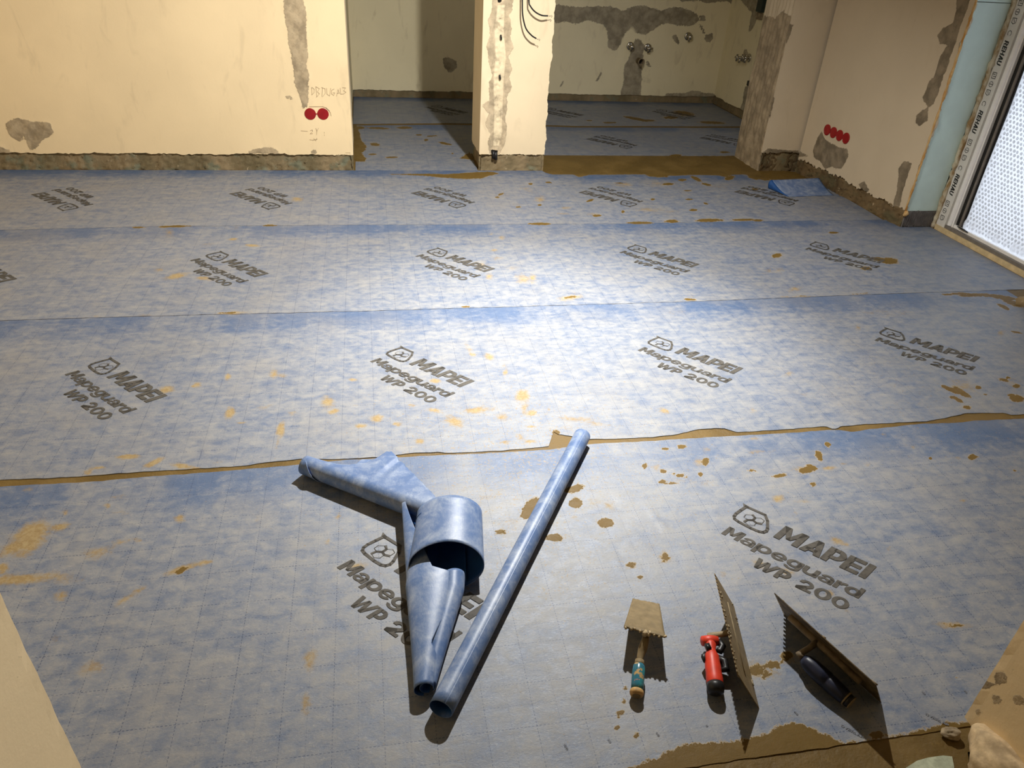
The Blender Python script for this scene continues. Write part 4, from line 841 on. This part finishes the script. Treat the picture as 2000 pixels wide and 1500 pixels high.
a.add(v, [(k*n_+i, k*n_+(i+1) % n_, (k+1)*n_+(i+1) % n_, (k+1)*n_+i) for k in range(5) for i in range(n_)]); a = a.build('pipe', M_STONE, None, True)
b = MB().tube([c + np.array([0, -.02, 0]), c + np.array([0, -.03, 0])], .024, 20).build('dark_plug', M_BLACK, None, False)
for o in (a, b): o.parent = t; o.matrix_parent_inverse = Matrix.Translation(-Vector(c))
q = rwp(1463, 163); tag(bevel(MB().box(q, (.02, .05, .04)).build('cable_outlet', M_BLACK), .004), 'small black cable outlet low on the kitchen right wall', 'outlet')
q = rwp(1489, 8); sb = empty('switch_box', tuple(q), 'dark green switch box at the top edge beside the rough pillar end', 'switch box')
for nm, mb_, mt in (('housing', MB().box(q + np.array([0, 0, .02]), (.05, .10, .16)), mat_plain('dark_green_plastic', (.02, .035, .03), .5)), ('bracket', MB().box(q + np.array([0, 0, -.09]), (.03, .09, .05)), M_STONE)):
    o = bevel(mb_.build(nm, mt), .005); o.parent = sb; o.matrix_parent_inverse = Matrix.Translation(-Vector(q))

# ------------------------------------------------------------------ rolled membrane pieces
def surf(name, fn, nu, nv, parent=None, flip=False, mats=None, thick=.0012):
    vs = [fn(i/nu, j/nv) for j in range(nv+1) for i in range(nu+1)]; W = nu+1
    fs = [(j*W+i, j*W+i+1, (j+1)*W+i+1, (j+1)*W+i) for j in range(nv) for i in range(nu)]
    if flip: fs = [q[::-1] for q in fs]
    o = pydata(name, vs, fs, mats or [M_ROLL, M_BLUE], None, True)
    s_ = o.modifiers.new('thickness', 'SOLIDIFY'); s_.thickness = thick; s_.offset = -1; s_.material_offset = 1; s_.material_offset_rim = 0
    if parent is not None: o.parent = parent; o.matrix_parent_inverse = Matrix.Translation(-Vector(parent.location))
    return o
def frame(A, B):
    A = np.array(A, float); B = np.array(B, float); e = B-A; L = np.linalg.norm(e); e /= L; sd = np.cross(e, [0, 0, 1.]); sd /= np.linalg.norm(sd); return A, e, sd, np.cross(sd, e), L
# straight tube
RA = P(861, 1385, .0305); RB = P(1137, 851, .0305); A_, e_, sd_, up_, L_ = frame(RA, RB)
def tube_fn(u, v):
    a = math.radians(-70 + 500*u); r = .0245 + .0016*u; return A_ + e_*L_*v + sd_*r*math.cos(a) + up_*r*math.sin(a)
rl = surf('membrane_roll', tube_fn, 90, 40, None, True); tag(rl, 'long straight tube of rolled blue-grey membrane, right one of the rolled pieces', 'roll')
# offcut: left arm, upright loop and tapering scroll
off = empty('membrane_offcut', (.12, 1.33, 0), 'curled membrane offcut with big open loop, left of the long straight roll', 'membrane offcut')
LA = P(596, 908, .031); LB = np.array([.125, 1.487, .034]); a_, ae, asd, aup, aL = frame(LA, LB)
back_ = -asd if asd[1] < 0 else asd
_arm = {}
def arm_profile(v):
    r = .0275 + .004*v; op = min(1, max(0, (v-.03)/.37)); F = .158 if v < .43 else (.158 - (v-.43)/.455*.110 if v < .885 else .048 - (v-.885)*.25)
    h = math.radians(-15); x, z = r*math.sin(h), r*(1-math.cos(h)); n = 120; s1 = math.radians(195)*r; tot = s1 + F; ds = tot/n; out = []
    ph = -h; ph = math.radians(-15)
    px_, pz = -r*math.sin(ph), r - r*math.cos(ph); px_ = r*math.sin(ph)*-1; a = ph; X_, Z_ = -r*math.sin(a), r-r*math.cos(a)
    for i in range(n+1):
        out.append((X_, Z_)); s_ = i*ds
        k = (1/r) if s_ < s1 else (1-op)*1.06/r*(1 if op < .5 else max(0, 1-2*(op-.5)*.5)) + (.9 if op > .5 else 0)
        X_ += -math.cos(a)*ds; Z_ += math.sin(a)*ds; a += k*ds
        if Z_ < .002 and i > 30: Z_ = .002; a = math.radians(180) if op > .55 else a
    return out
def arm_fn(u, v):
    key = round(v, 4)
    if key not in _arm: _arm[key] = arm_profile(v)
    pr_ = _arm[key]; i = u*120; i0 = min(119, int(i)); t_ = i-i0; X_ = pr_[i0][0]*(1-t_)+pr_[i0+1][0]*t_; Z_ = pr_[i0][1]*(1-t_)+pr_[i0+1][1]*t_
    c = a_ + ae*aL*v; p = c + back_*X_ ; p = np.array([p[0], p[1], max(.0045, Z_ + .0045)]); return p
surf('left_arm', arm_fn, 70, 50, off, True)
def loop_fn(u, v):
    a = math.radians(-100 - 335*u); c = np.array([.134, 1.280, .053])*(1-v) + np.array([.160, 1.462, .053])*v
    rx = .0865 - .006*v; rz = .0495 + .001*v
    s_ = 1 + .04*math.cos(2*a+.5); x = c[0] + rx*s_*math.cos(a) + .008*math.sin(a); z = max(.0048, c[2] + rz*math.sin(a))
    return np.array([x, c[1] + .031*math.sin(a)*(1-.5*v) - .010*math.cos(a), z])
surf('loop', loop_fn, 90, 16, off, False)
CN0 = P(828, 1362, .0)
def ctr(y):
    t_ = (y-CN0[1]); return CN0[0] + (.103-CN0[0])*min(1, t_/.30) + .006*max(0, t_-.30)
def scroll_fn(u, v):
    y = CN0[1] + .588*v; g = min(1, v/.476); r = .0205 + .045*g**1.1; rz = .0205 + .010*g
    if v < .04: a1 = -5
    elif v < .16: a1 = -5 + (v-.04)/.12*80
    elif v < .44: a1 = 75 - (v-.16)/.28*72
    elif v < .51: a1 = 3 + (v-.44)/.07*90
    else: a1 = 93 + (v-.51)/.49*62
    a0 = 268 if v < .47 else 268 - min(1, (v-.47)/.04)*55; a = math.radians(a0 + (a1-a0)*u); lift = .018*max(0, (v-.5)/.5)
    zz = rz + .0045 + rz*math.sin(a) + (lift*(1-abs(math.sin(a))) if v > .5 else 0)
    return np.array([ctr(y) + r*math.cos(a), y + .012*math.cos(a)*v, max(.0045, zz)])
surf('scroll', scroll_fn, 60, 70, off, False)
def inner_fn(u, v):
    y = CN0[1] + .006 + .285*v; r = .0170 + .0120*v; x1 = ctr(y) + .0205 + .045*min(1, .57*v/.476)**1.1 - r + .004 + .006*v
    a = math.radians(-80 - 330*(1-u)); return np.array([x1 + r*math.cos(a), y, max(.0045, r + .0045 + r*math.sin(a))])
surf('inner_curl', inner_fn, 50, 40, off, True)
def lining_fn(u, v):
    if v < .5: y = 1.250 + v*.35; z = .0065 + .004*v
    else: w_ = (v-.5)/.5; y = 1.425 + .02*math.sin(w_*1.57); z = .0085 + .070*w_
    hw = .072*math.sqrt(max(.0, 1-((z-.053)/.053)**2)) + .010; zz = z + (.016*abs(2*u-1)**2 if v < .5 else .016*abs(2*u-1)**2*(1-w_))
    return np.array([.134 + .024*v + hw*(2*u-1), y, zz])
surf('inner_fold', lining_fn, 20, 24, off, False, [M_BLUE, M_ROLL])
uc = [P(783, 984, .050), P(842, 1003, .034), P(828, 1046, .020), P(797, 1012, .026)]
def under_fn(u, v): return (uc[0]*(1-u) + uc[1]*u)*(1-v) + (uc[3]*(1-u) + uc[2]*u)*v
surf('under_fold', under_fn, 8, 8, off, True, [M_BLUE, M_BLUE])
# curled scrap at the foot of the right wall
sc = empty('membrane_scrap', tuple(P(1575, 372)), 'blue membrane scrap curling up at the foot of the right wall, by the mud band', 'membrane scrap')
s00 = P(1541, 384, .0045); s10 = P(1629, 381, .0045); s01 = P(1508, 352, .055); s11 = P(1600, 348, .045)
def scrap_fn(u, v):
    p = (s00*(1-u) + s10*u)*(1-v) + (s01*(1-u) + s11*u)*v; z = .0045 + (.052*(1-u) + .042*u)*v**1.8; p = p.copy(); p[2] = z
    return p
surf('flap', scrap_fn, 24, 20, sc, False)
def fold_fn(u, v):
    b = scrap_fn(0, v); w_ = .05*v*(1-v*.2); return b + np.array([-w_*math.sin(u*2.4)*.5 - .0*u, .0, -(b[2]-.004)*(1-math.cos(u*1.57))])
surf('curled_edge', fold_fn, 12, 20, sc, False, [M_BLUE, M_BLUE])

# ------------------------------------------------------------------ trowels
def tpart(t, mb_, name, mat, smooth=False, bev=0):
    o = mb_.build(name, mat, None, smooth)
    if bev: bevel(o, bev)
    o.parent = t; o.matrix_parent_inverse = Matrix.Translation(-Vector(t.location)); return o
# bucket trowel
t1 = empty('bucket_trowel', tuple(P(1250, 1300)), 'small square bucket trowel with worn teal wooden handle, leftmost of the three trowels', 'trowel')
TL = P(1235.5, 1170, .006); TR = P(1288, 1180.5, .006); BL = np.array([.498, 1.038, .0665]); BR = np.array([.5795, .9985, .0665])
m = MB(); nU, nV = 16, 20; r_ = np.random.RandomState(4); top = []; bot = []
for j in range(nV+1):
    for i in range(nU+1):
        u, v = i/nU, j/nV; p = (TL*(1-u) + TR*u)*(1-v) + (BL*(1-u) + BR*u)*v
        nrm = np.cross(TR-TL, BL-TL); nrm /= np.linalg.norm(nrm); nrm = nrm if nrm[2] > 0 else -nrm
        rough_ = .0006*r_.randn() + (.0018*r_.rand() if v > .86 else 0)
        top.append(p + nrm*(.0018 + rough_)); bot.append(p - nrm*.001)
W = nU+1; N = len(top); fs = [(j*W+i, (j+1)*W+i, (j+1)*W+i+1, j*W+i+1) for j in range(nV) for i in range(nU)]; fb = [tuple(N+k for k in q[::-1]) for q in fs]
rg = list(range(W)) + [j*W+nU for j in range(1, nV+1)] + [nV*W+i for i in range(nU-1, -1, -1)] + [j*W for j in range(nV-1, 0, -1)]
sk = [(rg[k], rg[(k+1) % len(rg)], N+rg[(k+1) % len(rg)], N+rg[k]) for k in range(len(rg))]
m.add(top+bot, fs+fb+sk); tpart(t1, m, 'blade', M_STEELMUD, True)
m = MB(); mid = (BL+BR)/2
for i in range(9): q = BL*(1-i/8) + BR*i/8; q = q*.93 + mid*.07; m.tube([q + np.array([.003*r_.randn(), .003*r_.randn(), -.001]), q + np.array([0, .003*r_.randn(), .003])], [.0032, .002], 6)
for i in range(6): q = mid + np.array([.006*r_.randn(), -.004+.004*r_.randn(), -.004+.002*r_.randn()]); m.tube([q, q + np.array([0, 0, .005])], [.006, .003], 6)
tpart(t1, m, 'mortar_crust', mat_plain('light_mortar_crust', (.42, .33, .20), .8, .2, var=.35, scale=70, bump=.5), True)
m = MB(); h0 = P(1249, 1293, .031); h1 = P(1243, 1359, .0175)
m.tube([P(1263, 1236, .058), P(1260, 1252, .052), P(1255, 1268, .040), P(1250, 1284, .031), h0], [.006, .0085, .010, .007, .007], 12, True, 0, .6); tpart(t1, m, 'tang', M_STEELMUD, True)
d = (h1-h0); L = np.linalg.norm(d); d /= L
m = MB().tube([h0 - d*.004, h0 + d*.010], [.0095, .011], 16); tpart(t1, m, 'ferrule', M_STEELMUD, True)
m = MB().tube([h0 + d*L*x for x in (.08, .14, .3, .5, .7, .84)], [.0105, .0128, .0138, .0136, .0132, .0125], 18); tpart(t1, m, 'handle', M_TEALH, True)
m = MB().tube([h0 + d*L*x for x in (.835, .86, .92, .98, 1.0)], [.0128, .0142, .0150, .0135, .010], 18); tpart(t1, m, 'handle_butt', M_WOOD, True)
m = MB().tube([h0 + d*(L+.0), h0 + d*(L+.0012)], .0085, 14); tpart(t1, m, 'butt_cap', M_STEELMUD)

def float_trowel(t, F1, F2, N2, mat_blade, mat_bar, notch_long, notch_short, h0, h1, hr):
    """F1,F2: long edge on the floor; N2: raised corner above F2; handle hangs on the under side"""
    F1, F2, N2 = map(lambda q: np.array(q, float), (F1, F2, N2)); N1 = N2 + (F1-F2)
    a = F1-F2; La = np.linalg.norm(a); a /= La; b = N2-F2; b -= a*(a@b); Lb = np.linalg.norm(b); b /= Lb
    hv = (np.array(h0)+np.array(h1))/2; n = np.cross(a, b); n = n if n @ (hv-(F1+F2)/2) > 0 else -n      # towards the handle side
    pt = lambda u, v, d=0.: F2 + a*u + b*v + n*d
    # outline with teeth
    out = [(0, 0), (La, 0)]
    if notch_short:
        k = int(Lb/.011)
        for i in range(k): v0 = i*Lb/k; out += [(La, v0+Lb/k*.5), (La-.006, v0+Lb/k*.5), (La-.006, v0+Lb/k), (La, v0+Lb/k)]
    out.append((La, Lb))
    if notch_long:
        k = int(La/.0105)
        for i in range(k): u0 = La - i*La/k; out += [(u0-La/k*.5, Lb), (u0-La/k*.5, Lb-.006), (u0-La/k, Lb-.006), (u0-La/k, Lb)]
    out.append((0, Lb)); K = len(out)
    o2 = [out[0]]
    for q in out[1:]:
        if abs(q[0]-o2[-1][0]) + abs(q[1]-o2[-1][1]) > 1e-6: o2.append(q)
    out = o2; K = len(out)
    m = MB(); m.add([pt(u, v, .0009) for u, v in out] + [pt(u, v, -.0009) for u, v in out], [tuple(range(K)), tuple(range(2*K-1, K-1, -1))] + [(i, K+i, K+(i+1) % K, (i+1) % K) for i in range(K)])
    o = tpart(t, m, 'blade', mat_blade)
    me = o.data; bm = bmesh.new(); bm.from_mesh(me); bmesh.ops.recalc_face_normals(bm, faces=bm.faces); bmesh.ops.triangulate(bm, faces=[f for f in bm.faces if len(f.verts) > 4]); bm.to_mesh(me); bm.free()
    m = MB(); m.tube([pt(La*.14, Lb*.5, .006), pt(La*.86, Lb*.5, .006)], .009, 10, True, 0, .8); tpart(t, m, 'mounting_bar', mat_bar, True)
    h0 = np.array(h0, float); h1 = np.array(h1, float); dd = (h1-h0)/np.linalg.norm(h1-h0)
    uj = (h0-F2) @ a
    base = pt(min(max(uj + .012, .03), La-.03), Lb*.5, .006)
    m = MB(); m.tube([base, base*.6 + (h0 - dd*.012)*.4 + n*.004, h0 - dd*.014, h0 - dd*.004], [.008, .0065, .007, .008], 12); tpart(t, m, 'shank', mat_bar, True)
    # mortar lumps sticking to the blade
    m = MB(); r_ = np.random.RandomState(int(abs(F1[0]*1000)))
    for i in range(16): q = pt(La*r_.rand(), Lb*(.02 + .12*r_.rand() if r_.rand() < .5 else .88+.1*r_.rand()), -.001); m.tube([q, q - n*.002 + a*.005*r_.randn()], [.0026, .0015], 6)
    tag(tpart(t, m, 'mortar_crumbs', mat_bar, True), kind='stuff')
    return h0, h1, dd, pt, n, a, La, Lb
t2 = empty('notched_trowel', tuple(P(1440, 1330)), 'notched trowel with bright red handle, standing on edge in the middle of the three trowels', 'trowel')
h0, h1, dd, pt, n, a, La, Lb = float_trowel(t2, P(1433, 1184, .003), P(1482, 1383, .003), (.6765, .861, .105), M_STEELMUD, mat_plain('grey_mortar_bar', (.28, .22, .13), .6, .3, var=.3, scale=50, bump=.3), True, False, P(1386, 1252, .030), P(1397, 1338, .024), .017)
L = np.linalg.norm(h1-h0)
m = MB().tube([h0 + dd*L*x for x in (.02, .10, .22, .3, .36, .5, .62, .74, .86, .96, 1.0)], [.011, .0135, .0105, .0125, .0158, .0162, .0172, .0168, .0178, .0175, .0165], 20); tpart(t2, m, 'handle', M_REDH, True)
sdv = np.cross(dd, [0, 0, 1.]); sdv /= np.linalg.norm(sdv); sdv = sdv if sdv[0] > 0 else -sdv
m = MB().tube([h0 - sdv*.017 + dd*.004 + np.array([0, 0, .002]), h0 + dd*.0, h0 + sdv*.018 - dd*.003], [.011, .013, .011], 14); tpart(t2, m, 'handle_head', M_REDH, True)
m = MB().tube([h0 + dd*L*.985, h0 + dd*(L+.006), h0 + dd*(L+.016), h0 + dd*(L+.020)], [.0178, .0185, .0165, .010], 20); tpart(t2, m, 'end_cap', M_BLACK, True)
m = MB().tube([h0 + sdv*.020 - dd*.004, h0 + sdv*.027 + dd*.010, h0 + sdv*.020 + dd*.024, h0 + sdv*.012 + dd*.020], [.007, .008, .007, .006], 10)
m.tube([h0 + dd*L*.38 + sdv*.012, h0 + dd*L*.44 + sdv*.026, h0 + dd*L*.62 + sdv*.028, h0 + dd*L*.66 + sdv*.014], [.006, .009, .008, .005], 10)
m.tube([h0 + dd*L*.30 - sdv*.012, h0 + dd*L*.40 - sdv*.0175, h0 + dd*L*.5 - sdv*.015], [.005, .006, .005], 10); m.box(h0 + dd*L*.22 - sdv*.008 + np.array([0, 0, .010]), (.010, .014, .008)); tpart(t2, m, 'finger_grip', M_BLACK, True)
t3 = empty('notched_trowel', tuple(P(1640, 1360)), 'notched trowel with dark navy grip in its own shadow, rightmost of the three trowels', 'trowel')
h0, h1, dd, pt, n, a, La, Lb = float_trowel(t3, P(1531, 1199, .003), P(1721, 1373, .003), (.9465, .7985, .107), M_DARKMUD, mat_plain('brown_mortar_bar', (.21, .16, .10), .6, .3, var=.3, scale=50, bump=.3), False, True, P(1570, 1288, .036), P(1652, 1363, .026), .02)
L = np.linalg.norm(h1-h0)
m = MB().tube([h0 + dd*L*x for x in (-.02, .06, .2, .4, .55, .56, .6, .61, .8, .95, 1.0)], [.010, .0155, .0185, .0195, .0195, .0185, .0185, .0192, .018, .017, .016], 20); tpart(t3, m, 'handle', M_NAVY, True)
m = MB().tube([h0 + dd*L*1.0, h0 + dd*L*1.03], .0165, 18); tpart(t3, m, 'end_ring', M_STEELMUD, False)
m = MB().tube([h0 + dd*L*1.02, h0 + dd*L*1.12], [.0145, .014], 18); tpart(t3, m, 'end_plug', M_BLACK, True)
m = MB().tube([h0 + dd*L*1.12, h0 + dd*L*1.135], .0145, 18); tpart(t3, m, 'end_ring', M_STEELMUD, False)
